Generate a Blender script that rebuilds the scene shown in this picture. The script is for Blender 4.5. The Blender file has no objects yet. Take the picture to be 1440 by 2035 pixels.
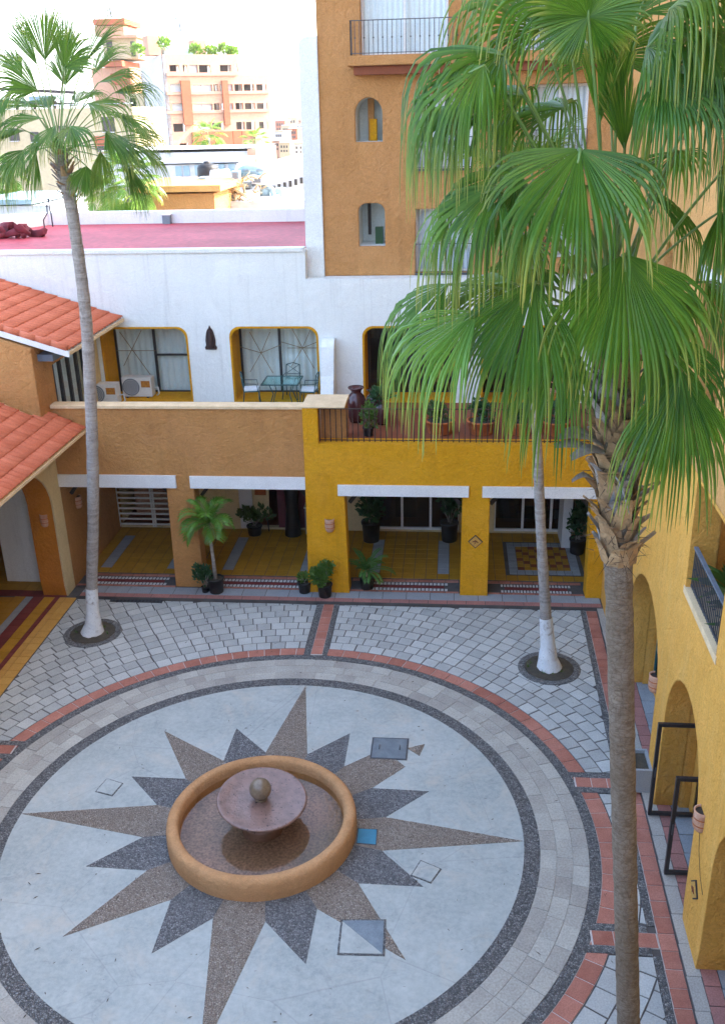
import bpy, math, random
from mathutils import Vector, Matrix
from mathutils.geometry import tessellate_polygon
sin, cos, pi, rad = math.sin, math.cos, math.pi, math.radians
random.seed(7)
scene = bpy.context.scene
COL = scene.collection

# ------------------------------------------------------------------ camera
CAM_H, FPX = 11.5, 1876.28
PITCH, ROLL, YAW = 0.398079, -0.024756, -0.099621
FW = Vector((sin(YAW)*cos(PITCH), cos(YAW)*cos(PITCH), -sin(PITCH)))
RT0 = Vector((cos(YAW), -sin(YAW), 0)); UP0 = RT0.cross(FW)
RT = RT0*cos(ROLL) + UP0*sin(ROLL); UP = -RT0*sin(ROLL) + UP0*cos(ROLL)
EYE = Vector((0, 0, CAM_H))
cam_data = bpy.data.cameras.new('camera'); cam = bpy.data.objects.new('camera', cam_data); COL.objects.link(cam)
cam_data.sensor_fit = 'VERTICAL'; cam_data.sensor_height = 36.0; cam_data.lens = FPX/2035*36.0
cam_data.clip_start = 0.05; cam_data.clip_end = 12000
cam.matrix_world = Matrix(((RT.x, UP.x, -FW.x, EYE.x), (RT.y, UP.y, -FW.y, EYE.y), (RT.z, UP.z, -FW.z, EYE.z), (0, 0, 0, 1)))
scene.camera = cam

# ------------------------------------------------------------------ world, sun, exposure
SUN_EL, SUN_AZ = rad(38), rad(72)           # behind the wing on the right, so the court lies in open shade
world = bpy.data.worlds.new('World'); scene.world = world; world.use_nodes = True
wn = world.node_tree.nodes; wl = world.node_tree.links
sky = wn.new('ShaderNodeTexSky'); sky.sky_type = 'NISHITA'; sky.sun_disc = False
sky.sun_elevation = SUN_EL; sky.sun_rotation = SUN_AZ; sky.air_density = 0.9; sky.dust_density = 3.0; sky.ozone_density = 0.0
wn['Background'].inputs['Strength'].default_value = 0.15
wl.new(sky.outputs[0], wn['Background'].inputs['Color'])
sd = bpy.data.lights.new('sun', 'SUN'); sd.energy = 2.0; sd.angle = rad(0.6); sd.color = (1.0, 0.93, 0.83)
sun = bpy.data.objects.new('sun', sd); COL.objects.link(sun)
to_sun = Vector((sin(SUN_AZ)*cos(SUN_EL), cos(SUN_AZ)*cos(SUN_EL), sin(SUN_EL)))
sun.rotation_euler = to_sun.to_track_quat('Z', 'Y').to_euler(); sun.location = (0, 0, 60)
vs = scene.view_settings; vs.view_transform = 'Standard'; vs.look = 'None'; vs.gamma = 1.0; vs.use_curve_mapping = False
vs.exposure = 3.08
scene.cycles.max_bounces = 8; scene.cycles.diffuse_bounces = 4; scene.cycles.glossy_bounces = 3
scene.cycles.transmission_bounces = 6; scene.cycles.transparent_max_bounces = 12; scene.cycles.volume_bounces = 1
scene.cycles.use_denoising = True

# ------------------------------------------------------------------ photo pixel -> point on a known surface
def ray(x, y): return RT*((x-720)/FPX) - UP*((y-1017.5)/FPX) + FW
def G(x, y, z=0.0): d = ray(x, y); return EYE + d*((z-CAM_H)/d.z)
def F(x, y, Y): d = ray(x, y); return EYE + d*(Y/d.y)

# ------------------------------------------------------------------ objects
WL = {}
def _link(o, parent, wloc):
    COL.objects.link(o)
    if parent is not None: o.parent = parent
    WL[o.name] = Vector(wloc)
    return o
def tag(o, label=None, cat=None, group=None, kind=None):
    if label: o['label'] = label
    if cat: o['category'] = cat
    if group: o['group'] = group
    if kind: o['kind'] = kind
    return o
def thing(name, label, cat, loc=(0, 0, 0), group=None):
    o = bpy.data.objects.new(name, None); o.empty_display_size = 0.1; o.location = loc
    _link(o, None, loc)
    return tag(o, label, cat, group)
class MB:
    def __init__(s): s.v = []; s.f = []; s.sm = []
    def add(s, vs_, fs_, smooth=False):
        b = len(s.v); s.v += [tuple(p) for p in vs_]; s.f += [tuple(b+i for i in f) for f in fs_]; s.sm += [smooth]*len(fs_); return s
    def box(s, x0, x1, y0, y1, z0, z1):
        x0, x1 = min(x0, x1), max(x0, x1); y0, y1 = min(y0, y1), max(y0, y1); z0, z1 = min(z0, z1), max(z0, z1)
        v = [(x, y, z) for z in (z0, z1) for y in (y0, y1) for x in (x0, x1)]
        return s.add(v, [(0, 2, 3, 1), (4, 5, 7, 6), (0, 1, 5, 4), (2, 6, 7, 3), (0, 4, 6, 2), (1, 3, 7, 5)])
    def obox(s, c, ax, ay, az):
        c = Vector(c); v = [c+ax*i+ay*j+az*k for k in (-1, 1) for j in (-1, 1) for i in (-1, 1)]
        return s.add(v, [(0, 2, 3, 1), (4, 5, 7, 6), (0, 1, 5, 4), (2, 6, 7, 3), (0, 4, 6, 2), (1, 3, 7, 5)])
    def bar(s, a, b, w, h=None):
        a, b = Vector(a), Vector(b); h = h or w; d = (b-a)
        if d.length < 1e-6: return s
        dn = d.normalized(); up = Vector((0, 0, 1)) if abs(dn.z) < .95 else Vector((0, 1, 0))
        x = dn.cross(up).normalized(); y = x.cross(dn)
        return s.obox((a+b)/2, x*(w/2), y*(h/2), d/2)
    def tube(s, pts, rr, n=10, caps=True, flat=None, smooth=True):
        pts = [Vector(p) for p in pts]; rr = rr if isinstance(rr, (list, tuple)) else [rr]*len(pts)
        vs_ = []; fs_ = []; x = None
        for i, p in enumerate(pts):
            d = (pts[min(i+1, len(pts)-1)]-pts[max(i-1, 0)]).normalized()
            if x is None:
                up = Vector((0, 0, 1)) if abs(d.z) < .9 else Vector((1, 0, 0)); x = d.cross(up).normalized()
            else: x = (x-d*x.dot(d)).normalized()
            y = d.cross(x)
            for k in range(n):
                a = 2*pi*k/n; vs_.append(p+x*(cos(a)*rr[i])+y*(sin(a)*rr[i]*(flat or 1)))
        for i in range(len(pts)-1):
            for k in range(n): fs_.append((i*n+k, i*n+(k+1) % n, (i+1)*n+(k+1) % n, (i+1)*n+k))
        s.add(vs_, fs_, smooth)
        if caps:
            b = len(s.v)-len(vs_); s.f += [tuple(b+k for k in reversed(range(n))), tuple(b+(len(pts)-1)*n+k for k in range(n))]; s.sm += [False]*2
        return s
    def lathe(s, prof, c=(0, 0, 0), n=32, smooth=True, tilt=None):
        c = Vector(c); vs_ = []; fs_ = []; m = len(prof)
        for r, z in prof:
            for k in range(n):
                a = 2*pi*k/n; p = Vector((r*cos(a), r*sin(a), z))
                if tilt: p = tilt @ p
                vs_.append(c+p)
        for i in range(m-1):
            for k in range(n): fs_.append((i*n+k, i*n+(k+1) % n, (i+1)*n+(k+1) % n, (i+1)*n+k))
        return s.add(vs_, fs_, smooth)
    def prism(s, loops, fn, w0, w1):
        """polygon with holes in (u,v), extruded between depths w0 and w1; fn(u,v,w)->xyz"""
        flat = [p for L in loops for p in L]
        tris = tessellate_polygon([[Vector((p[0], p[1], 0)) for p in L] for L in loops]); n = len(flat)
        vs_ = [fn(u, v, w0) for u, v in flat]+[fn(u, v, w1) for u, v in flat]; fs_ = []
        for t in tris: fs_.append(tuple(t)); fs_.append(tuple(n+i for i in reversed(t)))
        b = 0
        for L in loops:
            m = len(L)
            for i in range(m): fs_.append((b+i, b+(i+1) % m, n+b+(i+1) % m, n+b+i))
            b += m
        return s.add(vs_, fs_)
    def slab(s, poly, z0, z1, bev=0.004):
        """paving piece: flat polygon with a small chamfer"""
        n = len(poly); cx = sum(p[0] for p in poly)/n; cy = sum(p[1] for p in poly)/n
        ins = []
        for x, y in poly:
            d = math.hypot(x-cx, y-cy) or 1; k = max(0.0, 1-1.4*bev/d); ins.append((cx+(x-cx)*k, cy+(y-cy)*k))
        v = [(x, y, z0) for x, y in poly]+[(x, y, z1-bev) for x, y in poly]+[(x, y, z1) for x, y in ins]
        f = [tuple(range(2*n, 3*n))]
        for i in range(n):
            j = (i+1) % n; f += [(i, j, n+j, n+i), (n+i, n+j, 2*n+j, 2*n+i)]
        return s.add(v, f)
    def mesh(s, name, mat, off=None):
        off = off or Vector((0, 0, 0)); me = bpy.data.meshes.new(name)
        me.from_pydata([(p[0]-off[0], p[1]-off[1], p[2]-off[2]) for p in s.v], [], s.f)
        if any(s.sm): me.polygons.foreach_set('use_smooth', s.sm)
        if mat: me.materials.append(mat)
        return me
    def build(s, name, mat, parent=None, label=None, fix=True):
        off = WL[parent.name] if parent is not None else Vector((0, 0, 0))
        me = s.mesh(name, mat, off)
        if fix and len(s.f) > 6:
            import bmesh
            bm = bmesh.new(); bm.from_mesh(me); bmesh.ops.recalc_face_normals(bm, faces=bm.faces); bm.to_mesh(me); bm.free()
        o = bpy.data.objects.new(name, me); _link(o, parent, off)
        if label: o['label'] = label
        return o
def struct(name, mb, mat, label=None):
    o = mb.build(name, mat); o['kind'] = 'structure'
    if label: o['label'] = label
    return o
def inst(name, me, parent, loc, rz=0.0, mat=None):
    off = WL[parent.name] if parent is not None else Vector((0, 0, 0))
    o = bpy.data.objects.new(name, me); o.location = Vector(loc)-off; o.rotation_euler = (0, 0, rz)
    return _link(o, parent, loc)
def copy_tree(o, delta, parent=None):
    c = o.copy(); c.parent = parent; COL.objects.link(c)
    if parent is None: c.location = o.location+Vector(delta)
    WL[c.name] = WL[o.name]+Vector(delta)
    for ch in [x for x in o.children]: copy_tree(ch, delta, c)
    return c

# ------------------------------------------------------------------ materials
def srgb(r, g, b):
    f = lambda c: ((c/255+0.055)/1.055)**2.4 if c > 10 else c/255/12.92
    return (f(r), f(g), f(b))
class NT:
    def __init__(s, name):
        s.m = bpy.data.materials.new(name); s.m.use_nodes = True; s.t = s.m.node_tree; s.N = s.t.nodes; s.L = s.t.links
        s.bsdf = s.N['Principled BSDF']; s.out = s.N['Material Output']
        g = s.N.new('ShaderNodeNewGeometry'); s.geo = g; s.pos = g.outputs['Position']
    def put(s, sock, v):
        if hasattr(v, 'is_linked') or isinstance(v, bpy.types.NodeSocket): s.L.new(v, sock)
        else:
            if isinstance(v, (tuple, list)) and len(v) == 3 and sock.type == 'RGBA': v = (*v, 1)
            sock.default_value = v
    def noise(s, scale, detail=4, rough=.55, vec=None, dist=0.0):
        n = s.N.new('ShaderNodeTexNoise'); s.put(n.inputs['Vector'], vec or s.pos); n.inputs['Scale'].default_value = scale
        n.inputs['Detail'].default_value = detail; n.inputs['Roughness'].default_value = rough; n.inputs['Distortion'].default_value = dist
        return n.outputs['Fac']
    def scalev(s, v, sx, sy, sz):
        n = s.N.new('ShaderNodeVectorMath'); n.operation = 'MULTIPLY'; s.put(n.inputs[0], v); n.inputs[1].default_value = (sx, sy, sz); return n.outputs[0]
    def vor(s, scale, feature='F1', vec=None, out='Distance'):
        n = s.N.new('ShaderNodeTexVoronoi'); n.feature = feature; s.put(n.inputs['Vector'], vec or s.pos); n.inputs['Scale'].default_value = scale
        return n.outputs[out]
    def rng(s, v, a, b, c=0.0, d=1.0):
        n = s.N.new('ShaderNodeMapRange'); s.put(n.inputs[0], v); n.inputs[1].default_value = a; n.inputs[2].default_value = b
        n.inputs[3].default_value = c; n.inputs[4].default_value = d; return n.outputs[0]
    def math(s, op, a, b=0.0):
        n = s.N.new('ShaderNodeMath'); n.operation = op; s.put(n.inputs[0], a); s.put(n.inputs[1], b); return n.outputs[0]
    def mix(s, f, a, b, mode='MIX'):
        n = s.N.new('ShaderNodeMixRGB'); n.blend_type = mode; s.put(n.inputs[0], f); s.put(n.inputs[1], a); s.put(n.inputs[2], b); return n.outputs[0]
    def rnd(s):
        o = s.N.new('ShaderNodeObjectInfo'); a = s.math('ADD', o.outputs['Random'], s.geo.outputs['Random Per Island'])
        return s.math('FRACT', a)
    def bump(s, h, strength, dist=.02, normal=None):
        n = s.N.new('ShaderNodeBump'); n.inputs['Strength'].default_value = strength; n.inputs['Distance'].default_value = dist; s.put(n.inputs['Height'], h)
        if normal is not None: s.L.new(normal, n.inputs['Normal'])
        return n.outputs[0]
    def bevel(s, r):
        n = s.N.new('ShaderNodeBevel'); n.samples = 3; n.inputs['Radius'].default_value = r; return n.outputs[0]
    def done(s, col, rough=.8, spec=.3, normal=None, metal=0.0):
        b = s.bsdf; s.put(b.inputs['Base Color'], col); s.put(b.inputs['Roughness'], rough); b.inputs['Specular IOR Level'].default_value = spec
        b.inputs['Metallic'].default_value = metal
        if normal is not None: s.L.new(normal, b.inputs['Normal'])
        return s.m
def simple(name, c, c2=None, rough=.7, scale=5, fine=60, fvar=.18, bump=.15, bscale=80, spec=.3, metal=0.0, rnd=0.0, bdist=.01):
    t = NT(name); c2 = c2 or tuple(x*.8 for x in c)
    f = t.rng(t.noise(scale), .3, .7)
    if rnd:
        f = t.math('ADD', t.math('MULTIPLY', f, 1-rnd), t.math('MULTIPLY', t.rnd(), rnd))
    col = t.mix(f, c, c2)
    fn = t.noise(fine, 3); k = t.rng(fn, .3, .7, 1-fvar, 1+fvar*.5)
    vv = t.N.new('ShaderNodeCombineColor'); [t.put(vv.inputs[i], k) for i in range(3)]
    col = t.mix(1.0, col, vv.outputs[0], 'MULTIPLY')
    return t.done(col, rough, spec, t.bump(t.noise(bscale, 4), bump, bdist) if bump else None, metal)
def stucco(name, c, c2, worn=None, b1=.5, bev=.05, grain=22):
    t = NT(name)
    f = t.rng(t.noise(.9, 5), .3, .7); col = t.mix(f, c, c2)
    st = t.rng(t.noise(1.6, 6, .65, t.scalev(t.pos, 1.6, 1.6, .35)), .52, .78)
    col = t.mix(t.math('MULTIPLY', st, .5), col, worn or tuple(x*.72 for x in c))
    rs = t.rng(t.noise(3.0, 5, .6, t.scalev(t.pos, 2.2, 2.2, .10)), .56, .72); col = t.mix(t.math('MULTIPLY', rs, .28), col, tuple(x*.6 for x in c))
    pt = t.rng(t.noise(.55, 3, .45, t.scalev(t.pos, 1, 1, 1.3), .8), .57, .60); col = t.mix(t.math('MULTIPLY', pt, .22), col, tuple(min(1, x*1.15+.03) for x in c2))
    fn = t.rng(t.noise(45, 4, .65), .3, .7, .86, 1.08)
    vv = t.N.new('ShaderNodeCombineColor'); [t.put(vv.inputs[i], fn) for i in range(3)]
    col = t.mix(1.0, col, vv.outputs[0], 'MULTIPLY')
    h = t.math('ADD', t.math('MULTIPLY', t.noise(4.5, 4, .6, None, 1.2), 1.3), t.math('MULTIPLY', t.noise(grain*.6, 5, .65, None, 1.5), .7))
    tr = t.rng(t.noise(5.5, 5, .65, t.scalev(t.pos, 1, 1, 1.7), 2.0), .35, .68, .80, 1.10); v2 = t.N.new('ShaderNodeCombineColor'); [t.put(v2.inputs[i], tr) for i in range(3)]
    col = t.mix(min(1.0, b1*1.2), col, t.mix(1.0, col, v2.outputs[0], 'MULTIPLY'))
    return t.done(col, .88, .18, t.bump(h, min(1, b1*1.3), .10, t.bevel(bev) if bev else None))
def pebble(name, ca, cb, cg, scale=30):
    t = NT(name)
    d = t.vor(scale, 'DISTANCE_TO_EDGE'); cc = t.vor(scale, 'F1', None, 'Color')
    sep = t.N.new('ShaderNodeSeparateColor'); t.put(sep.inputs[0], cc)
    col = t.mix(sep.outputs[0], ca, cb); big = t.rng(t.noise(2.2, 4), .35, .7, .0, .45); col = t.mix(big, col, tuple((a+b)*.36 for a, b in zip(ca, cb)))
    col = t.mix(t.rng(d, .02, .12, 1, 0), col, cg)
    return t.done(col, t.rng(sep.outputs[1], 0, 1, .4, .75), .45, t.bump(t.rng(d, 0, .25), .9, .02))
def glassy(name, tint=(.9, .95, .97), refl=.05, bump=0):
    t = NT(name); N = t.N
    tr = N.new('ShaderNodeBsdfTransparent'); tr.inputs[0].default_value = (*tint, 1)
    gl = N.new('ShaderNodeBsdfGlossy'); gl.inputs['Roughness'].default_value = .03; gl.inputs[0].default_value = (1, 1, 1, 1)
    lw = N.new('ShaderNodeLayerWeight'); lw.inputs[0].default_value = .5
    fr = t.math('MULTIPLY', t.math('POWER', lw.outputs['Facing'], 3.5), .5)
    if bump: bn = t.bump(t.noise(14, 3, .5), bump, .02); t.L.new(bn, gl.inputs['Normal']); t.L.new(bn, lw.inputs['Normal'])
    mx = N.new('ShaderNodeMixShader'); t.put(mx.inputs[0], t.math('ADD', fr, refl)); t.L.new(tr.outputs[0], mx.inputs[1]); t.L.new(gl.outputs[0], mx.inputs[2])
    t.L.new(mx.outputs[0], t.out.inputs[0]); return t.m
def leafmat(name, c1, c2, c3, rough=.38, trans=.3, spec=.5, tipc=.85):
    t = NT(name)
    f = t.math('ADD', t.math('MULTIPLY', t.rng(t.noise(3.0, 3), .3, .7), .4), t.math('MULTIPLY', t.rnd(), .6))
    col = t.mix(f, c1, c2); col = t.mix(t.rng(t.noise(1.1, 2, .5), .5, .8, 0, .6), col, c3)
    at = t.N.new('ShaderNodeAttribute'); at.attribute_name = 'tip'
    oi = t.N.new('ShaderNodeObjectInfo'); col = t.mix(t.rng(oi.outputs['Random'], .72, 1.0, 0, .45), col, (.20, .24, .03))
    dry = t.math('MULTIPLY', t.rng(at.outputs['Fac'], .60, .97), t.rng(t.rnd(), .15, .85)); col = t.mix(t.math('MULTIPLY', dry, tipc), col, (.42, .35, .08))
    t.done(col, rough, spec)
    tl = t.N.new('ShaderNodeBsdfTranslucent'); t.put(tl.inputs[0], t.mix(.5, col, tuple(min(1, x*1.8) for x in c2)))
    mx = t.N.new('ShaderNodeMixShader'); mx.inputs[0].default_value = trans
    t.L.new(t.bsdf.outputs[0], mx.inputs[1]); t.L.new(tl.outputs[0], mx.inputs[2]); t.L.new(mx.outputs[0], t.out.inputs[0])
    return t.m

m_brown = stucco('brown stucco', srgb(200, 146, 88), srgb(188, 134, 80), srgb(156, 108, 66), .5)
m_yellow = stucco('yellow stucco', srgb(228, 166, 34), srgb(220, 157, 28), srgb(194, 136, 34), .5)
m_orange = stucco('orange stucco', srgb(200, 148, 94), srgb(190, 138, 85), srgb(174, 126, 80), .45)
m_peach = stucco('peach stucco', srgb(214, 162, 100), srgb(204, 152, 92), srgb(186, 138, 88), .4)
m_rightyellow = stucco('warm yellow stucco', srgb(234, 176, 86), srgb(226, 166, 76), srgb(226, 184, 112), .45)
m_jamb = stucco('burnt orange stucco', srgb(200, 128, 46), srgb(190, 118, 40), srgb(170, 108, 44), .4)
m_white = stucco('white stucco', (.83, .855, .815), (.79, .815, .785), (.70, .72, .69), .2)
m_cream = stucco('cream stucco', srgb(226, 206, 160), srgb(216, 196, 150), srgb(196, 176, 130), .3)
m_wwood = simple('white painted wood', (.8, .8, .78), (.72, .72, .7), .55, 3, bump=.1)
m_cap = simple('cream plaster cap', srgb(226, 200, 160), srgb(206, 180, 140), .85, 4, bump=.3, bscale=40)
m_concrete = None
t = NT('cast concrete')
f1 = t.rng(t.noise(.55, 6, .6), .35, .65); f2 = t.rng(t.noise(2.6, 7, .7), .35, .7); f3 = t.rng(t.noise(11, 6, .7), .4, .62)
c = t.mix(f1, (.435, .47, .44), (.325, .365, .345)); c = t.mix(t.math('MULTIPLY', f2, .5), c, (.22, .255, .25)); c = t.mix(t.math('MULTIPLY', f3, .3), c, (.56, .58, .545))
st = t.rng(t.noise(.8, 8, .72, None, 1.5), .52, .68); c = t.mix(t.math('MULTIPLY', st, .6), c, (.50, .46, .38))
st = t.rng(t.noise(1.7, 8, .75, None, 2.0), .57, .70); c = t.mix(t.math('MULTIPLY', st, .5), c, (.21, .225, .225))
st = t.rng(t.noise(9, 4, .6), .68, .74); c = t.mix(t.math('MULTIPLY', st, .5), c, (.17, .16, .14))
crk = t.rng(t.vor(.42, 'DISTANCE_TO_EDGE', t.mix(.06, t.pos, t.N.new('ShaderNodeTexNoise').outputs['Color'])), 0, .004, .35, 0)
c = t.mix(crk, c, (.22, .22, .22))
m_concrete = t.done(c, .8, .3, t.bump(t.noise(60, 5), .18, .01))
m_brownpeb = pebble('brown pebble mosaic', (.30, .24, .185), (.50, .45, .38), (.14, .11, .09), 32)
m_greypeb = pebble('grey pebble mosaic', (.13, .14, .145), (.38, .39, .39), (.07, .07, .075), 30)
m_blackpeb = pebble('dark pebble border', (.085, .09, .095), (.38, .39, .38), (.07, .07, .07), 32)
m_flag = simple('flagstone', (.49, .485, .425), (.30, .28, .245), .8, 2.2, 30, .22, .35, 35, rnd=.6)
m_greytile = simple('grey paving tile', (.54, .565, .535), (.34, .355, .34), .72, 3.0, 40, .2, .3, 50, rnd=.65)
m_redtile = simple('red clay tile', srgb(190, 132, 114), srgb(150, 92, 76), .7, 4, 50, .25, .25, 60, rnd=.55)
m_darkred = simple('maroon tile', srgb(128, 58, 56), srgb(104, 46, 46), .7, 4, rnd=.5)
m_yeltile = simple('yellow floor tile', srgb(190, 142, 40), srgb(160, 116, 32), .6, 4, 50, .2, .15, 60, rnd=.5)
m_sandtile = simple('sand yellow tile', srgb(206, 160, 84), srgb(190, 142, 66), .65, 4, 50, .2, .2, 60, rnd=.5)
m_ochretile = simple('brown inlay tile', srgb(140, 78, 50), srgb(116, 64, 42), .65, 4, rnd=.5)
m_bluegrey = simple('blue grey stone tile', (.33, .36, .38), (.26, .28, .30), .7, 4, 50, .2, .2, 60, rnd=.5)
m_pinkstone = simple('pink stone tile', srgb(176, 122, 112), srgb(150, 108, 102), .75, 3, 40, .25, .2, 60, rnd=.5)
m_beige = simple('beige kerb stone', (.46, .43, .37), (.34, .33, .30), .8, 2.5, 40, .25, .3, 50, rnd=.5)
m_mosaicw = simple('white mosaic tile', (.62, .62, .6), (.5, .5, .5), .5, 5, rnd=.5)
m_mortar = simple('dark mortar', (.12, .11, .105), (.08, .075, .072), .95, 4, 70, .2, .4, 80)
m_lmortar = simple('pale mortar', (.62, .57, .53), (.5, .46, .43), .95, 4, 70, .2, .4, 80)
m_ground = simple('dusty ground', (.26, .23, .2), (.2, .19, .17), .95, .05, 3, .25, .3, 8)
m_soil = simple('dark soil', (.10, .085, .06), (.055, .05, .04), .95, 9, 60, .35, .8, 50)
m_fount = stucco('ochre fountain render', srgb(204, 158, 112), srgb(190, 142, 96), srgb(150, 108, 72), .35, .03, 30)
t = NT('violet stone bowl')
c = t.mix(t.rng(t.noise(7, 5), .35, .65), (.25, .15, .12), (.17, .105, .085)); c = t.mix(t.rng(t.noise(24, 2, .4), .66, .7), c, (.035, .025, .03))
m_bowl = t.done(c, .22, .55, t.bump(t.noise(24, 3), .35, .02))
m_ball = simple('wet stone ball', (.26, .19, .12), (.16, .115, .075), .22, 6, 40, .2, .15, 40, .6)
m_basin = simple('wet mosaic basin floor', (.38, .23, .18), (.17, .125, .075), .5, .8, 22, .6, .4, 40)
m_water = glassy('still water', (.84, .78, .68), .02, .12)
m_black = simple('black iron', (.018, .018, .02), (.03, .03, .032), .45, 8, bump=.1, spec=.5)
m_iron = simple('dark grey iron', (.05, .055, .065), (.07, .075, .085), .5, 8, bump=.1, spec=.5)
m_slate = simple('blue grey rail paint', (.16, .19, .23), (.12, .14, .17), .5, 6, bump=.1)
m_green = simple('verdigris iron', (.05, .12, .11), (.035, .08, .08), .5, 12, bump=.1)
m_teal = simple('teal painted frame', (.03, .13, .14), (.025, .10, .11), .45, 5, bump=.1)
m_curtain = simple('pale green grey curtain', (.84, .88, .83), (.76, .82, .78), .85, 2, bump=.05)
m_wcurtain = simple('white sheer curtain', (.74, .78, .80), (.66, .71, .74), .9, 2, bump=.05)
m_star = simple('brown window tape', (.30, .22, .11), (.24, .17, .08), .7)
m_glass = glassy('window glass'); m_tglass = glassy('table glass', (.55, .85, .85), .12); m_dglass = glassy('dim shop glass', (.35, .38, .38), .05)
m_acwhite = simple('white enamelled metal', (.72, .72, .68), (.64, .64, .60), .45, 4, bump=.03)
m_acgrey = simple('grey fan grille', (.20, .23, .26), (.14, .16, .19), .5, 30, bump=.3, bscale=120)
m_sticker = simple('ochre sticker', srgb(200, 140, 50), srgb(150, 90, 40), .6, 20, bump=0)
m_bronze = simple('dark bronze', (.055, .03, .025), (.035, .02, .018), .5, 20, bump=.4, bscale=60)
m_clay = simple('pale clay', srgb(206, 166, 140), srgb(180, 130, 104), .85, 10, bump=.5, bscale=50)
m_terra = simple('terracotta', srgb(190, 110, 60), srgb(160, 88, 48), .8, 6, bump=.2)
m_potblack = simple('black plastic', (.012, .012, .013), (.02, .02, .02), .5, 6, bump=.05, spec=.4)
m_vase = simple('oxblood glaze', (.09, .025, .03), (.06, .018, .02), .2, 6, bump=.05, spec=.6)
m_roof = simple('orange roof tile', srgb(208, 122, 90), srgb(184, 98, 68), .8, 2.5, 40, .2, .3, 50, rnd=.5)
m_redroof = simple('red roof coating', srgb(188, 76, 84), srgb(152, 50, 58), .6, .45, 5, .3, .25, 25)
m_wood = simple('dark timber', (.05, .04, .035), (.035, .03, .028), .7, 6, bump=.3)
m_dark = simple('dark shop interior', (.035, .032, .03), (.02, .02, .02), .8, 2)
m_pinkpaint = simple('wine red paint', (.16, .035, .045), (.12, .03, .035), .6, 3)
m_steel = simple('galvanised cover', (.22, .27, .30), (.16, .20, .23), .45, 6, 60, .2, .2, 40, metal=.35)
m_bluecover = simple('blue plastic cover', (.05, .25, .38), (.04, .19, .30), .45, 6)
t = NT('whitewash')
c = t.mix(t.rng(t.noise(6, 4), .3, .7), (.78, .80, .80), (.66, .68, .68)); c = t.mix(t.math('MULTIPLY', t.rng(t.noise(5, 7, .75, None, 1.0), .56, .66), .75), c, (.30, .26, .22)); c = t.mix(t.math('MULTIPLY', t.rng(t.noise(26, 4, .7), .62, .68), .7), c, (.22, .19, .16))
m_whitewash = t.done(c, .9, .2, t.bump(t.noise(18, 5, .65), .7, .03))
t = NT('palm trunk bark')
z = t.scalev(t.pos, 1.6, 1.6, 5); band = t.rng(t.noise(2.4, 6, .68, z, 1.8), .38, .64); fine = t.rng(t.noise(9, 7, .72, t.scalev(t.pos, 3.0, 3.0, 1.1), .8), .36, .64)
scl = t.rng(t.vor(9, 'DISTANCE_TO_EDGE', t.scalev(t.pos, 1.5, 1.5, 2.6)), 0, .09, 1, 0)
c = t.mix(band, (.50, .41, .32), (.27, .195, .135)); c = t.mix(t.math('MULTIPLY', fine, .6), c, (.60, .51, .42)); c = t.mix(t.math('MULTIPLY', scl, .45), c, (.15, .11, .08))
big = t.rng(t.noise(.9, 4), .4, .62); c = t.mix(t.math('MULTIPLY', big, .4), c, (.28, .20, .12))
h = t.math('ADD', t.math('MULTIPLY', band, .8), t.math('MULTIPLY', fine, .7)); h = t.math('SUBTRACT', h, t.math('MULTIPLY', scl, .5)); m_bark = t.done(c, .92, .15, t.bump(h, 1.0, .04))
t = NT('pale palm bark')
z = t.scalev(t.pos, .8, .8, 6); band = t.rng(t.noise(2.0, 5, .6, z, 1.2), .35, .65); fine = t.rng(t.noise(10, 6, .7, t.scalev(t.pos, 2.6, 2.6, 1.4)), .3, .7)
c = t.mix(band, (.38, .34, .30), (.19, .16, .135)); c = t.mix(t.math('MULTIPLY', fine, .55), c, (.50, .46, .42)); pt = t.rng(t.noise(5, 5, .7), .58, .66); c = t.mix(t.math('MULTIPLY', pt, .5), c, (.14, .115, .095))
h = t.math('ADD', t.math('MULTIPLY', band, .6), t.math('MULTIPLY', fine, .6)); m_bark2 = t.done(c, .92, .15, t.bump(h, .7, .03))
m_boot = simple('dry leaf base', (.48, .33, .18), (.20, .12, .065), .75, 5, 40, .3, .5, 40, rnd=.6)
m_fibre = simple('dry palm fibre', (.11, .07, .045), (.06, .04, .03), .95, 12, 60, .4, .8, 60)
m_deadleaf = simple('grey dry leaf', (.34, .33, .33), (.20, .18, .165), .7, 6, 40, .25, .3, 40, rnd=.5)
m_leaf = leafmat('fan palm leaf', (.019, .085, .010), (.14, .27, .026), (.018, .095, .024), .38, .36, .40)
m_leafl = leafmat('left fan palm leaf', (.03, .105, .013), (.125, .235, .028), (.028, .11, .028), .42, .34, .38)
m_leafb = leafmat('sunlit palm leaf', (.10, .22, .02), (.16, .28, .03), (.08, .2, .03))
m_petiole = leafmat('green petiole', (.13, .23, .06), (.17, .26, .07), (.10, .2, .07), .4, .1)
m_bush = leafmat('bush leaf', (.05, .14, .02), (.11, .20, .03), (.05, .12, .03), .5)
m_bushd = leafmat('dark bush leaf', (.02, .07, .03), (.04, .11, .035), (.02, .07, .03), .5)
m_grass = leafmat('weed leaf', (.06, .15, .02), (.10, .18, .03), (.06, .14, .03), .5)
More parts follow.
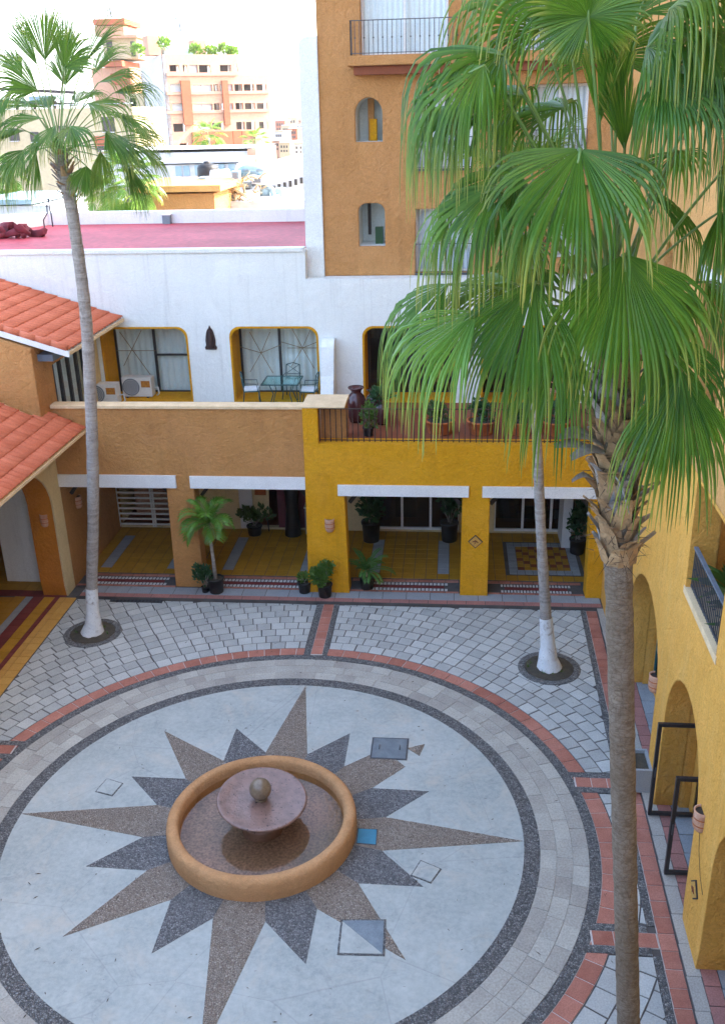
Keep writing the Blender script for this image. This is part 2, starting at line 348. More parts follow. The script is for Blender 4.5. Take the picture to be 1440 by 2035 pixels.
# ------------------------------------------------------------------ ground and courtyard paving
CX, CY = -3.14, 12.92
SA = rad(0.77)                                   # the star is turned a little against the facade
def pol(r, a): return (CX+r*sin(a), CY+r*cos(a))
g = MB(); g.add([(-4500, -4500, -.06), (4500, -4500, -.06), (4500, 4500, -.06), (-4500, 4500, -.06)], [(0, 1, 2, 3)])
struct('ground', g, m_ground)
bed = struct('paving_bed', MB().add([(-13.5, 1, -.012), (3.5, 1, -.012), (3.9, 21.2, -.012), (-13.5, 21.2, -.012)], [(0, 1, 2, 3)]), m_mortar)
def annulus(r0, r1, z, n=144, a0=0, a1=2*pi, th=.02):
    m = MB(); v = []; f = []
    for i in range(n+1):
        a = a0+(a1-a0)*i/n
        for r, zz in ((r0, z-th), (r0, z), (r1, z), (r1, z-th)): v.append((*pol(r, a), zz))
    for i in range(n):
        for k in range(3): f.append((4*i+k, 4*i+k+1, 4*i+k+5, 4*i+k+4))
    return m.add(v, f)
plaza = struct('plaza', MB().prism([[pol(4.48, 2*pi*i/160) for i in range(160)]], lambda u, v, w: (u, v, w), -.03, 0), m_concrete)
annulus(4.48, 4.745, .004).build('pebble_ring', m_blackpeb, plaza)
annulus(5.55, 5.735, .004).build('pebble_ring', m_blackpeb, plaza)
annulus(4.745, 5.55, -.006).build('mortar_ring', m_beige, plaza)
annulus(5.735, 6.035, -.006).build('mortar_ring', m_lmortar, plaza)
# sixteen-pointed star of pebbles
for k in range(16):
    a = SA+k*pi/8; w = pi/16
    r = 4.47 if k % 4 == 0 else (3.71 if k % 2 == 0 else 3.05)
    rv = 2.12
    if k == 2:
        tip = [pol(rv, a-w), pol(3.0, a-.115), pol(2.98, a+.118), pol(rv, a+w)]
    else: tip = [pol(rv, a-w), pol(r, a), pol(rv, a+w)]
    MB().slab(tip+[pol(1.3, a+w), pol(1.3, a-w)], -.004, .007, .002).build('star_point', m_brownpeb if k % 2 == 0 else m_greypeb, plaza)
    if k == 2: MB().slab([pol(3.36, a-.016), pol(3.72, a+.02), pol(3.40, a+.085)], -.004, .007, .002).build('star_point', m_brownpeb, plaza)
# flagstone rows and clay tile ring: alike pieces share their mesh
def sector_mesh(name, r0, r1, da, gap, z1, mat):
    m = MB(); n = 4; poly = []
    g0 = gap/2/r0; g1 = gap/2/r1
    for i in range(n+1): a = -da/2+g1+(da-2*g1)*i/n; poly.append((r1*sin(a), r1*cos(a)))
    for i in range(n+1): a = da/2-g0-(da-2*g0)*i/n; poly.append((r0*sin(a), r0*cos(a)))
    # chamfered along the edges
    v = [(x, y, -.012) for x, y in poly]+[(x, y, z1-.003) for x, y in poly]; N = len(poly)
    cyy = (r0+r1)/2
    v += [(x*.985, cyy+(y-cyy)*.975, z1) for x, y in poly]
    f = [tuple(range(2*N, 3*N))]
    for i in range(N): j = (i+1) % N; f += [(i, j, N+j, N+i), (N+i, N+j, 2*N+j, 2*N+i)]
    m.add(v, f); me = m.mesh(name, mat)
    import bmesh
    bm = bmesh.new(); bm.from_mesh(me); bmesh.ops.recalc_face_normals(bm, faces=bm.faces); bm.to_mesh(me); bm.free()
    return me
rnd = random.Random(3)
for row in range(3):
    r0 = 4.75+row*.267; r1 = r0+.262; n = 68+row*4; da = 2*pi/n
    mes = [sector_mesh('flagstone', r0, r1, da, .010, z, m_flag) for z in (.001, .003, .005)]
    for i in range(n):
        inst('flagstone', rnd.choice(mes), plaza, (CX, CY, 0), -(i+row*.4+rnd.uniform(-.04, .04))*da)
NR = 100; da = 2*pi/NR; red_mes = [sector_mesh('red_tile', 5.745, 6.03, da, .016, z, m_redtile) for z in (.002, .004, .007)]
def in_bar(x, y): return (x > 2 and (14.18 < y < 14.78 or 10.57 < y < 11.14)) or (x < -8 and 14.5 < y < 15.06) or (y > 18 and -3.32 < x < -2.76)
for i in range(NR):
    a = (i+.5)*da; x, y = pol(5.9, a)
    inst('red_tile', rnd.choice(red_mes), plaza, (CX, CY, 0), -a)

def clip(poly, a, b):
    """keep the part left of the line a->b"""
    out = []; n = len(poly)
    sd_ = lambda p: (b[0]-a[0])*(p[1]-a[1])-(b[1]-a[1])*(p[0]-a[0])
    for i in range(n):
        p, q = poly[i], poly[(i+1) % n]; sp, sq = sd_(p), sd_(q)
        if sp >= 0: out.append(p)
        if sp*sq < 0: t_ = sp/(sp-sq); out.append((p[0]+(q[0]-p[0])*t_, p[1]+(q[1]-p[1])*t_))
    return out
def area(p): return abs(sum(p[i][0]*p[(i+1) % len(p)][1]-p[(i+1) % len(p)][0]*p[i][1] for i in range(len(p))))/2
def ring_tiles(parent, region, rmin, rmax, pits, seed, width=.305, length=.335, gap=.022):
    """concentric courses of grey stone tiles in running bond, cut at the panel's edges (region: convex, counter-clockwise)"""
    R = random.Random(seed); r = rmin; row = 0
    while r < rmax:
        r1 = r+width; n = int(2*pi*(r+width/2)/length); dA = 2*pi/n
        for i in range(n):
            a0 = (i+.5*(row % 2)+R.uniform(-.02, .02))*dA; a1 = a0+dA; gp = gap/2/r
            poly = [pol(r+gap/2, a0+gp), pol(r+gap/2, a1-gp), pol(r1-gap/2, a1-gp), pol(r1-gap/2, a0+gp)]
            c = pol((r+r1)/2, (a0+a1)/2)
            if not (min(p[0] for p in region)-.5 < c[0] < max(p[0] for p in region)+.5 and min(p[1] for p in region)-.5 < c[1] < max(p[1] for p in region)+.5): continue
            if any(math.hypot(c[0]-px, c[1]-py) < pr-.22 for px, py, pr in pits): continue
            poly = [p for p in reversed(poly)]
            for k in range(len(region)):
                poly = clip(poly, region[k], region[(k+1) % len(region)])
                if len(poly) < 3: break
            if len(poly) < 3 or area(poly) < .004: continue
            MB().slab(poly, -.02, R.uniform(-.002, .004), .004).build('paving_tile', m_greytile, parent)
        r = r1; row += 1
def xr(y, off): return off+(y-15)*.02            # the right-hand wing is turned a little
LP, MP, NP = Vector((-8.61, 19.39, 0)), Vector((2.26, 18.39, 0)), Vector((2.23, 7.45, 0))
pits = [(LP.x, LP.y, .69), (MP.x, MP.y, .69), (NP.x, NP.y, .69)]
def panel(label, region, seed, rmax=11.5, **k):
    p = struct('tiled_panel', MB().add([(x, y, -.010) for x, y in region], [tuple(range(len(region)))]), m_mortar, label); ring_tiles(p, region, 6.045, rmax, pits, seed, **k); return p
panel('grey tiled panel round the whitewashed palm by the yellow stripes', [(-9.66, 15.06), (-3.33, 15.06), (-3.33, 21.1), (-9.66, 21.1)], 1)
panel('grey tiled panel in front of the yellow arcade', [(-2.75, 14.79), (xr(14.8, 3.15), 14.79), (xr(21.1, 3.15), 21.1), (-2.75, 21.1)], 2)
panel('narrow grey tiled panel beside the open black gates', [(2, 11.15), (xr(11.1, 3.15), 11.15), (xr(14.2, 3.15), 14.17), (2, 14.17)], 3, 7)
panel('grey tiled panel round the thick palm trunk', [(-3, 1.5), (xr(1.5, 3.15), 1.5), (xr(10.5, 3.15), 10.56), (-3, 10.56)], 4, 11, width=.36, length=.40)
panel('grey tiled panel along the yellow stripes', [(-9.66, 5), (-7, 5), (-7, 14.49), (-9.66, 14.49)], 5, 9)
# straight bands: pebbles and red clay tiles
def band(name, x0, x1, y0, y1, mat, z=.004): return struct(name, MB().box(x0, x1, y0, y1, -.012, z), mat)
def quad_band(name, o0, o1, y0, y1, mat, z=.004):
    return struct(name, MB().slab([(xr(y0, o0), y0), (xr(y0, o1), y0), (xr(y1, o1), y1), (xr(y1, o0), y1)], -.012, z, .002), mat)
tm = {}
def rect_tiles(name, parent, x0, x1, y0, y1, nx, ny, mat, z=.004, gap=.014, shear=False, seed=0, skip=None, jit=.004):
    R = random.Random(seed); w = (x1-x0)/nx; l = (y1-y0)/ny; key = (round(w, 3), round(l, 3), mat.name, gap)
    if key not in tm:
        a, b = w/2-gap/2, l/2-gap/2; tm[key] = MB().slab([(-a, -b), (a, -b), (a, b), (-a, b)], -.012, 0, .003).mesh(name, mat)
    for i in range(nx):
        for j in range(ny):
            x = x0+(i+.5)*w; y = y0+(j+.5)*l
            if skip and skip(x, y): continue
            if shear: x = xr(y, x)
            inst(name, tm[key], parent, (x, y, z+R.uniform(-.5, .5)*jit), R.choice((0, pi)))
yb = struct('clay_tile_strip', MB().box(-3.155, -2.885, 18.66, 21.1, -.016, .010), m_lmortar, 'red clay tile strip between two dark pebble lines')
rect_tiles('red_tile', yb, -3.155, -2.885, 18.68, 21.1, 1, 7, m_redtile, z=.017, jit=.002)
band('pebble_strip', -3.315, -3.155, 18.64, 21.1, m_blackpeb, .013); band('pebble_strip', -2.885, -2.765, 18.64, 21.1, m_blackpeb, .013)
for y0 in (14.19, 10.58):
    sgn = 1
    xa = CX+math.sqrt(5.735**2-(y0+.28-CY)**2)+.01
    s_ = struct('clay_tile_strip', MB().box(xa-.02, xr(y0, 3.28), y0+.14, y0+.42, -.014, .010), m_lmortar)
    rect_tiles('red_tile', s_, xa, xr(y0, 3.28)-.01, y0+.14, y0+.42, 3, 1, m_redtile, z=.017, jit=.002)
    band('pebble_strip', xa-.12, xr(y0, 3.15), y0, y0+.14, m_blackpeb, .013); band('pebble_strip', xa-.12, xr(y0, 3.15), y0+.42, y0+.56, m_blackpeb, .013)
xa = CX-math.sqrt(5.735**2-(14.78-CY)**2)-.01
s_ = struct('clay_tile_strip', MB().box(-9.66, xa+.02, 14.64, 14.92, -.014, .010), m_lmortar)
rect_tiles('red_tile', s_, -9.66, xa, 14.64, 14.92, 3, 1, m_redtile, z=.017, jit=.002)
band('pebble_strip', -9.66, xa+.12, 14.5, 14.64, m_blackpeb, .013); band('pebble_strip', -9.66, xa+.12, 14.92, 15.06, m_blackpeb, .013)
quad_band('pebble_strip', 3.155, 3.275, 14.76, 21.1, m_blackpeb)
quad_band('pebble_strip', 3.155, 3.275, 11.15, 14.19, m_blackpeb)
quad_band('pebble_strip', 3.155, 3.275, 1.5, 10.58, m_blackpeb)
rc = struct('clay_tile_strip', MB().add([(xr(1.5, 3.28), 1.5, -.008), (xr(1.5, 3.54), 1.5, -.008), (xr(21.1, 3.54), 21.1, -.008), (xr(21.1, 3.28), 21.1, -.008)], [(0, 1, 2, 3)]), m_lmortar, 'long red clay tile strip along the yellow wing')
rect_tiles('red_tile', rc, 3.285, 3.545, 1.6, 21.08, 1, 60, m_redtile, shear=True, seed=5)
# footway along the right wing
fw = struct('footway', MB().add([(xr(1.5, 3.545), 1.5, -.01), (xr(1.5, 6), 1.5, -.01), (xr(21.7, 6), 21.7, -.01), (xr(21.7, 3.545), 21.7, -.01), (xr(1.5, 3.545), 1.5, .06), (xr(1.5, 6), 1.5, .06), (xr(21.7, 6), 21.7, .06), (xr(21.7, 3.545), 21.7, .06)], [(4, 5, 6, 7), (0, 3, 7, 4), (0, 1, 5, 4)]), m_mortar, 'raised stone footway along the yellow arched wing')
rect_tiles('kerb_stone', fw, 3.55, 3.76, 1.6, 21.1, 1, 34, m_beige, z=.072, shear=True, seed=6, gap=.008)
rect_tiles('pink_tile', fw, 3.76, 4.0, 1.6, 21.1, 1, 60, m_pinkstone, z=.072, shear=True, seed=7)
rect_tiles('blue_tile', fw, 4.0, 4.40, 1.6, 21.1, 1, 44, m_bluegrey, z=.072, shear=True, seed=8)

# footway and floors of the shop arcade
sw = struct('arcade_footway', MB().box(-9.7, 3.85, 21.13, 22.5, -.02, .072), m_mortar, 'low stone footway in front of the shop arcade')
rect_tiles('pink_tile', sw, -9.6, 3.8, 21.14, 21.33, 28, 1, m_pinkstone, z=.084, seed=11)
rect_tiles('blue_tile', sw, -9.6, 3.8, 21.33, 21.72, 22, 1, m_bluegrey, z=.084, seed=12)
bays = [(-9.93, -7.18), (-6.43, -3.60), (-2.56, .29), (.99, 3.45)]
for bi, (bx0, bx1) in enumerate(bays):
    rect_tiles('clay_tile', sw, bx0+.02, bx1-.02, 21.73, 21.82, 8, 1, m_redtile, z=.084, seed=13)
    x0, x1 = bx0+.35, bx1-.3
    # threshold mosaic: two rows of pale tesserae with a maroon stripe
    rect_tiles('white_tessera', sw, x0, x1, 21.83, 21.97, 22, 1, m_mosaicw, z=.086, gap=.03, seed=14)
    rect_tiles('maroon_tile', sw, x0+.1, x1-.1, 21.985, 22.125, 7, 1, m_darkred, z=.086, gap=.006, seed=15)
    rect_tiles('white_tessera', sw, x0, x1, 22.14, 22.28, 22, 1, m_mosaicw, z=.086, gap=.03, seed=16)
    rect_tiles('clay_tile', sw, bx0+.02, bx1-.02, 22.32, 22.46, 8, 1, m_redtile, z=.084, seed=17)
labels = ['yellow tiled arcade floor in front of the white slatted gate', 'yellow tiled arcade floor in front of the wine red shop door', 'yellow tiled arcade floor behind the potted fern', 'yellow tiled arcade floor with a chequered inlay']
for bi, (bx0, bx1) in enumerate([(-9.93, -6.8), (-6.8, -3.1), (-3.1, .64), (.64, 3.9)]):
    fl = struct('arcade_floor', MB().box(bx0, bx1-.004, 22.5, 25.6, -.02, .07), m_mortar, labels[bi])
    nx = round((bx1-bx0)/.31); ny = 10; ox0, ox1 = bays[bi]
    ins = (ox0+.45, ox1-.35, 22.80, 24.95)
    def border(x, y, q=ins):
        w = .12
        return (q[0]-w < x < q[1]+w and q[2]-w < y < q[3]+w) and not (q[0]+w < x < q[1]-w and q[2]+w < y < q[3]-w)
    if bi == 3:
        q = (1.62, 3.5, 22.88, 24.9)
        rect_tiles('yellow_tile', fl, bx0, bx1-.01, 22.52, 25.58, nx, ny, m_yeltile, z=.084, seed=20+bi, skip=lambda x, y: q[0]-.1 < x < q[1]+.1 and q[2]-.1 < y < q[3]+.1)
        MB().box(q[0]-.2, q[1]+.2, q[2]-.2, q[3]+.2, .07, .076).build('inlay_bed', m_mortar, fl)
        rect_tiles('blue_tile', fl, q[0], q[1], q[2], q[2]+.26, 9, 1, m_bluegrey, z=.09, seed=1); rect_tiles('blue_tile', fl, q[0], q[1], q[3]-.26, q[3], 9, 1, m_bluegrey, z=.09, seed=2)
        rect_tiles('blue_tile', fl, q[0], q[0]+.24, q[2]+.26, q[3]-.26, 1, 7, m_bluegrey, z=.09, seed=3); rect_tiles('blue_tile', fl, q[1]-.24, q[1], q[2]+.26, q[3]-.26, 1, 7, m_bluegrey, z=.09, seed=4)
        chk = lambda x, y: int((x-q[0])/.172+50)+int((y-q[2])/.187+50)
        rect_tiles('yellow_tile', fl, q[0]+.24, q[1]-.24, q[2]+.26, q[3]-.26, 8, 8, m_yeltile, z=.09, seed=5, skip=lambda x, y: chk(x, y) % 3 == 0)
        rect_tiles('brown_tile', fl, q[0]+.24, q[1]-.24, q[2]+.26, q[3]-.26, 8, 8, m_ochretile, z=.09, seed=6, skip=lambda x, y: chk(x, y) % 3 != 0)
    else:
        rect_tiles('yellow_tile', fl, bx0, bx1-.01, 22.52, 25.58, nx, ny, m_yeltile, z=.084, seed=20+bi, skip=border)
        rect_tiles('blue_tile', fl, bx0, bx1-.01, 22.52, 25.58, nx, ny, m_bluegrey, z=.084, seed=30+bi, skip=lambda x, y: not border(x, y))
# striped floor of the left arcade
lf = struct('striped_floor', MB().box(-14.5, -9.67, 5, 25.6, -.02, .002), m_mortar, 'yellow and red striped tile floor by the tiled-roof wing')
R_ = random.Random(9)
def stripe(name, x0, x1, nx, ln, mat, y0=5.2, y1=21.15, seed=0): rect_tiles(name, lf, x0, x1, y0, y1, nx, max(1, int((y1-y0)/ln+.01)), mat, z=.014, seed=seed, gap=.010)
stripe('sand_tile', -9.97, -9.68, 1, .29, m_sandtile, 10.0, seed=1); stripe('sand_tile', -10.14, -9.97, 1, .29, m_sandtile, 10.0, seed=2)
stripe('red_tile', -10.27, -10.14, 1, .3, m_darkred, 12.0, seed=3); stripe('yellow_tile', -10.56, -10.27, 1, .3, m_yeltile, 12.0, seed=4)
stripe('red_tile', -10.86, -10.56, 1, .3, m_darkred, 13, seed=5); stripe('grey_tile', -11.06, -10.86, 1, .3, m_bluegrey, 14, seed=6)
stripe('yellow_tile', -11.36, -11.06, 1, .3, m_yeltile, 14, seed=7); stripe('grey_tile', -12.3, -11.36, 3, .31, m_bluegrey, 15, 20.2, seed=8)
stripe('yellow_tile', -13.0, -11.36, 5, .3, m_yeltile, 20.2, 21.1, seed=9); stripe('red_tile', -13.5, -9.98, 11, .33, m_darkred, 21.17, 21.5, seed=10)
stripe('yellow_tile', -13.5, -9.98, 11, .33, m_yeltile, 21.5, 25.4, seed=10)
# service covers let into the plaza
def cover(label, quad, mat, rim, z=.012, name='service_cover'):
    c = Vector((sum(q[0] for q in quad)/4, sum(q[1] for q in quad)/4, 0)); o = thing(name, label, 'cover', c)
    k = 1.10; big = [(c.x+(q[0]-c.x)*k, c.y+(q[1]-c.y)*k) for q in quad]
    MB().slab(big, 0, z, .002).build('frame', rim, o); MB().slab(quad, 0, z+.005, .002).build('lid', mat, o)
    return o
S = lambda L: [tuple(G(*p)[:2]) for p in L]
o = cover('galvanised steel hatch across a brown star point', S([(738, 1506), (805, 1509), (809, 1470), (743, 1468)]), m_steel, m_iron)
for dx in (-.2, .2): MB().tube([(WL[o.name].x+dx, 15.22, .017), (WL[o.name].x+dx, 15.30, .032), (WL[o.name].x+dx, 15.38, .017)], .008, 6).build('handle', m_iron, o)
o = cover('small bright blue plastic lid beside the fountain basin', S([(709, 1676), (746, 1679), (748, 1650), (712, 1648)]), m_bluecover, m_iron)
cover('small square concrete lid turned on its corner by the long point towards the stripes', S([(213, 1549), (192, 1573), (223, 1581), (243, 1558)]), m_concrete, m_blackpeb)
cover('small square concrete lid turned on its corner by a short grey star point', S([(836, 1712), (818, 1740), (855, 1754), (874, 1728)]), m_concrete, m_blackpeb)
q4 = S([(674, 1895), (760, 1897), (763, 1831), (681, 1831)])
o = cover('large square lid cut through a brown star point, half of it still pale concrete', q4, m_concrete, m_blackpeb)
MB().slab([q4[1], q4[2], q4[3], (q4[3][0]*.98+q4[0][0]*.02, q4[3][1]*.98+q4[0][1]*.02)], .0, .021, .002).build('steel_half', m_steel, o)
# drain grating by the left palm and loose paving marks
dr = thing('drain_grating', 'narrow black drain grating at the foot of the arcade step', 'drain', (-8.1, 21.03, 0))
MB().box(-8.75, -7.35, 20.98, 21.11, -.005, .008).build('channel', m_black, dr)
for i in range(14): MB().box(-8.72+i*.098, -8.68+i*.098, 20.99, 21.10, .008, .014).build('grating_bar', m_iron, dr)
# tree pits
for nm, p, lab in (('tree_pit', LP, 'round earth tree pit with a pebble rim beside the yellow stripes'), ('tree_pit', MP, 'round earth tree pit with weeds in front of the yellow arcade'), ('tree_pit', NP, 'round earth tree pit of the thick palm by the footway')):
    o = thing(nm, lab, 'tree pit', p)
    n = 48; m = MB()
    m.lathe([(.54, -.01), (.54, .016), (.56, .022), (.67, .022), (.69, .014), (.69, -.01)], p, n); m.build('pebble_rim', m_blackpeb, o)
    R = random.Random(int(p.x*10)); mm = MB(); v = [(p.x, p.y, .06)]; f = []
    for rr in (.18, .36, .54):
        for k in range(24): a = 2*pi*k/24; v.append((p.x+rr*cos(a), p.y+rr*sin(a), .045-.05*rr+R.uniform(-.012, .015)))
    for k in range(24):
        f.append((0, 1+k, 1+(k+1) % 24))
        for j in range(2): f.append((1+j*24+k, 25+j*24+k, 25+j*24+(k+1) % 24, 1+j*24+(k+1) % 24))
    mm.add(v, f, True); mm.build('soil', m_soil, o)
    for w in range(3 if p is LP else 6):
        a = R.uniform(0, 2*pi); r = R.uniform(.25, .48); m = MB(); c = Vector((p.x+r*cos(a), p.y+r*sin(a), .02))
        for b in range(16):
            d = Vector((R.uniform(-1, 1), R.uniform(-1, 1), R.uniform(.4, 1.4))).normalized(); sd2 = d.cross(Vector((0, 0, 1))).normalized()*.007; L = R.uniform(.05, .14)
            m.add([c-sd2, c+sd2, c+d*L], [(0, 1, 2)])
        m.build('weed', m_grass, o)
# loose leaf fibres, seeds and grit on the paving: uncountable
m = MB(); R = random.Random(77)
for i in range(420):
    x, y = R.uniform(-9.5, 3.2), R.uniform(5.5, 21); s2 = R.uniform(.006, .018); a = R.uniform(0, pi); l = R.uniform(1, 3.5)
    dx, dy = cos(a)*s2*l, sin(a)*s2*l; ex, ey = -sin(a)*s2*.5, cos(a)*s2*.5
    if math.hypot(x-CX, y-CY) < 1.75: continue
    m.add([(x-dx, y-dy, .0125), (x+ex, y+ey, .016), (x+dx, y+dy, .0125), (x-ex, y-ey, .012)], [(0, 1, 2, 3)])
o = m.build('litter', m_fibre); tag(o, 'scattered bits of dry leaf on the paving', 'litter', None, 'stuff')

# ------------------------------------------------------------------ fountain
FC = Vector((-3.17, 12.84, 0))
ft = thing('fountain', 'round ochre fountain basin with a violet stone bowl and ball', 'fountain', FC)
MB().lathe([(1.64, 0), (1.645, .12), (1.64, .28), (1.625, .345), (1.59, .385), (1.55, .396), (1.49, .394), (1.455, .378), (1.43, .34), (1.42, .26), (1.415, .05)], FC, 96).build('basin_wall', m_fount, ft)
MB().lathe([(1.42, .06), (.6, .05), (0.001, .05)], FC, 64).build('basin_floor', m_basin, ft)
MB().lathe([(1.417, .20), (.7, .20), (.001, .20)], FC, 64).build('water', m_water, ft)
MB().lathe([(.36, .04), (.34, .25), (.24, .33), (.2, .38), (.22, .42), (.30, .44)], FC, 32).build('pedestal', m_bowl, ft)
BC = FC+Vector((0, .05, .40)); tl = Matrix.Rotation(rad(3), 3, 'X') @ Matrix.Rotation(rad(4), 3, 'Y')
MB().lathe([(.001, .0), (.25, .02), (.50, .09), (.68, .17), (.765, .235), (.78, .262), (.768, .285), (.74, .285), (.66, .262), (.4, .245), (.001, .24)], BC, 64, True, tl).build('bowl', m_bowl, ft)
bp = MB()
bp.lathe([(.10, 0), (.11, .02), (.10, .04)], BC+Vector((0, 0, .24)), 20)
N_ = 20; bp.lathe([(max(.001, .19*sin(pi*i/N_)), -.19*cos(pi*i/N_)) for i in range(N_+1)], BC+Vector((-.0, 0, .455)), 28); bp.build('stone_ball', m_ball, ft)
# ------------------------------------------------------------------ shop building at the back: arcade below, terrace above
XZ = lambda u, v, w: (u, w, v)
def rrect(x0, x1, z0, z1, r, n=6, both=True):
    L = [(x0, z0), (x1, z0)]
    for i in range(n+1): a = pi/2*i/n; L.append((x1-r+r*cos(a), z1-r+r*sin(a)))
    for i in range(n+1): a = pi/2+pi/2*i/n; L.append((x0+r+r*cos(a), z1-r+r*sin(a)))
    return L
def arch(x0, x1, z0, zs, z1, n=14):
    c = (x0+x1)/2; h = (x1-x0)/2
    return [(x0, z0), (x1, z0)]+[(c+h*cos(pi*i/n), zs+(z1-zs)*sin(pi*i/n)) for i in range(n+1)]
def grow(L, d):
    cx = sum(p[0] for p in L)/len(L); cz = sum(p[1] for p in L)/len(L); hx = max(p[0] for p in L)-cx; hz = max(p[1] for p in L)-cz
    x0, x1, z0, z1 = min(p[0] for p in L), max(p[0] for p in L), min(p[1] for p in L), max(p[1] for p in L)
    return [((p[0]-(x0+x1)/2)*(1+2*d/(x1-x0))+(x0+x1)/2, (p[1]-(z0+z1)/2)*(1+2*d/(z1-z0))+(z0+z1)/2) for p in L]
def curtain(m, x0, x1, y, z0, z1, pitch=.16, amp=.03, axis='x', seed=0):
    R = random.Random(seed); n = max(6, int((x1-x0)/pitch*4)); v = []; f = []
    for i in range(n+1):
        u = x0+(x1-x0)*i/n; d = amp*sin(2*pi*(u-x0)/pitch+.6*sin(u*7))+R.uniform(-.006, .006)
        for z in (z0, z1): v.append((u, y+d, z) if axis == 'x' else (y+d, u, z))
    for i in range(n): f.append((2*i, 2*i+2, 2*i+3, 2*i+1))
    return m.add(v, f, True)

BB = thing('shop_building', 'two-storey shop building with brown and yellow arcade and white terrace wall', 'building', (-3, 22, 0))
YBR, YYE, YW = 21.78, 21.62, 25.40
wl_ = MB().prism([[(-9.95, 2.92), (-7.15, 2.92), (-7.19, .07), (-6.42, .07), (-6.45, 2.92), (-3.45, 2.92), (-3.45, 5.0), (-9.95, 5.0)]], XZ, YBR, YBR+.45)
wl_.build('wall', m_brown, BB, 'brown stucco arcade wall')
wl_ = MB().prism([[(-3.62, .07), (-2.55, .07), (-2.60, 2.84), (.31, 2.84), (.29, .07), (.99, .07), (.98, 2.84), (3.42, 2.84), (3.45, .07), (3.88, .07), (3.88, 4.15), (-3.19, 4.15), (-3.19, 5.05), (-3.56, 5.05), (-3.57, 2.9)]], XZ, YYE, YYE+.45)
wl_.build('wall', m_yellow, BB, 'yellow stucco arcade wall')
for x0, x1, y, z0, z1 in ((-9.98, -6.88, YBR, 2.90, 3.23), (-6.52, -3.585, YBR, 2.90, 3.22), (-2.76, .46, YYE, 2.81, 3.09), (.79, 3.6, YYE, 2.81, 3.09)):
    MB().box(x0, x1, y-.06, y+.3, z0, z1).build('lintel', m_wwood, BB)
cp = MB().prism([[(YBR-.05, 4.98), (YBR-.05, 5.045), (YBR-.02, 5.06), (YBR+.12, 5.07), (YBR+.30, 5.06), (YBR+.30, 4.98)]], lambda u, v, w: (w, u, v), -9.86, -3.58); cp.build('parapet_cap', m_cap, BB)
MB().box(-3.19, -2.56, 22.1, 22.65, 4.1, 5.0).build('planter_wall', m_brown, BB)
cp = MB().prism([[(21.6, 5.052), (21.6, 5.08), (22.0, 5.10), (22.68, 5.09), (22.68, 5.004)]], lambda u, v, w: (w, u, v), -3.57, -2.53); cp.build('parapet_cap', m_cap, BB)
# terrace slab / arcade ceiling
MB().box(-9.95, 3.9, 22.08, 25.45, 3.55, 4.09).build('terrace_slab', m_cap, BB)
tf = MB().box(-3.15, 3.9, 22.08, 25.38, 4.091, 4.097).build('terrace_floor', m_ochretile, BB, 'reddish brown tiled terrace floor')
tf2 = MB().box(-9.86, -3.16, 22.25, 26.4, 4.091, 4.097).build('terrace_floor', m_beige, BB, 'grey terrace floor')
# corner brackets of dark timber under the lintels
for bi, (bx0, bx1) in enumerate(bays):
    y = (YBR if bi < 2 else YYE)+.5; zt = 2.92 if bi < 2 else 2.84
    for x, s_ in ((bx0, 1), (bx1, -1)):
        MB().bar((x+.03*s_, y, zt-.42), (x+.45*s_, y, zt+.12), .09).build('bracket', m_wood, BB)
# fin wall between the terraces
fin = MB().prism([[(25.38, 4.1), (25.38, 5.92), (25.2, 5.90), (25.02, 5.74), (24.90, 5.40), (24.80, 5.0), (24.6, 4.6), (24.25, 4.1)]], lambda u, v, w: (w, u, v), -3.52, -3.16); fin.build('fin_wall', m_white, BB)
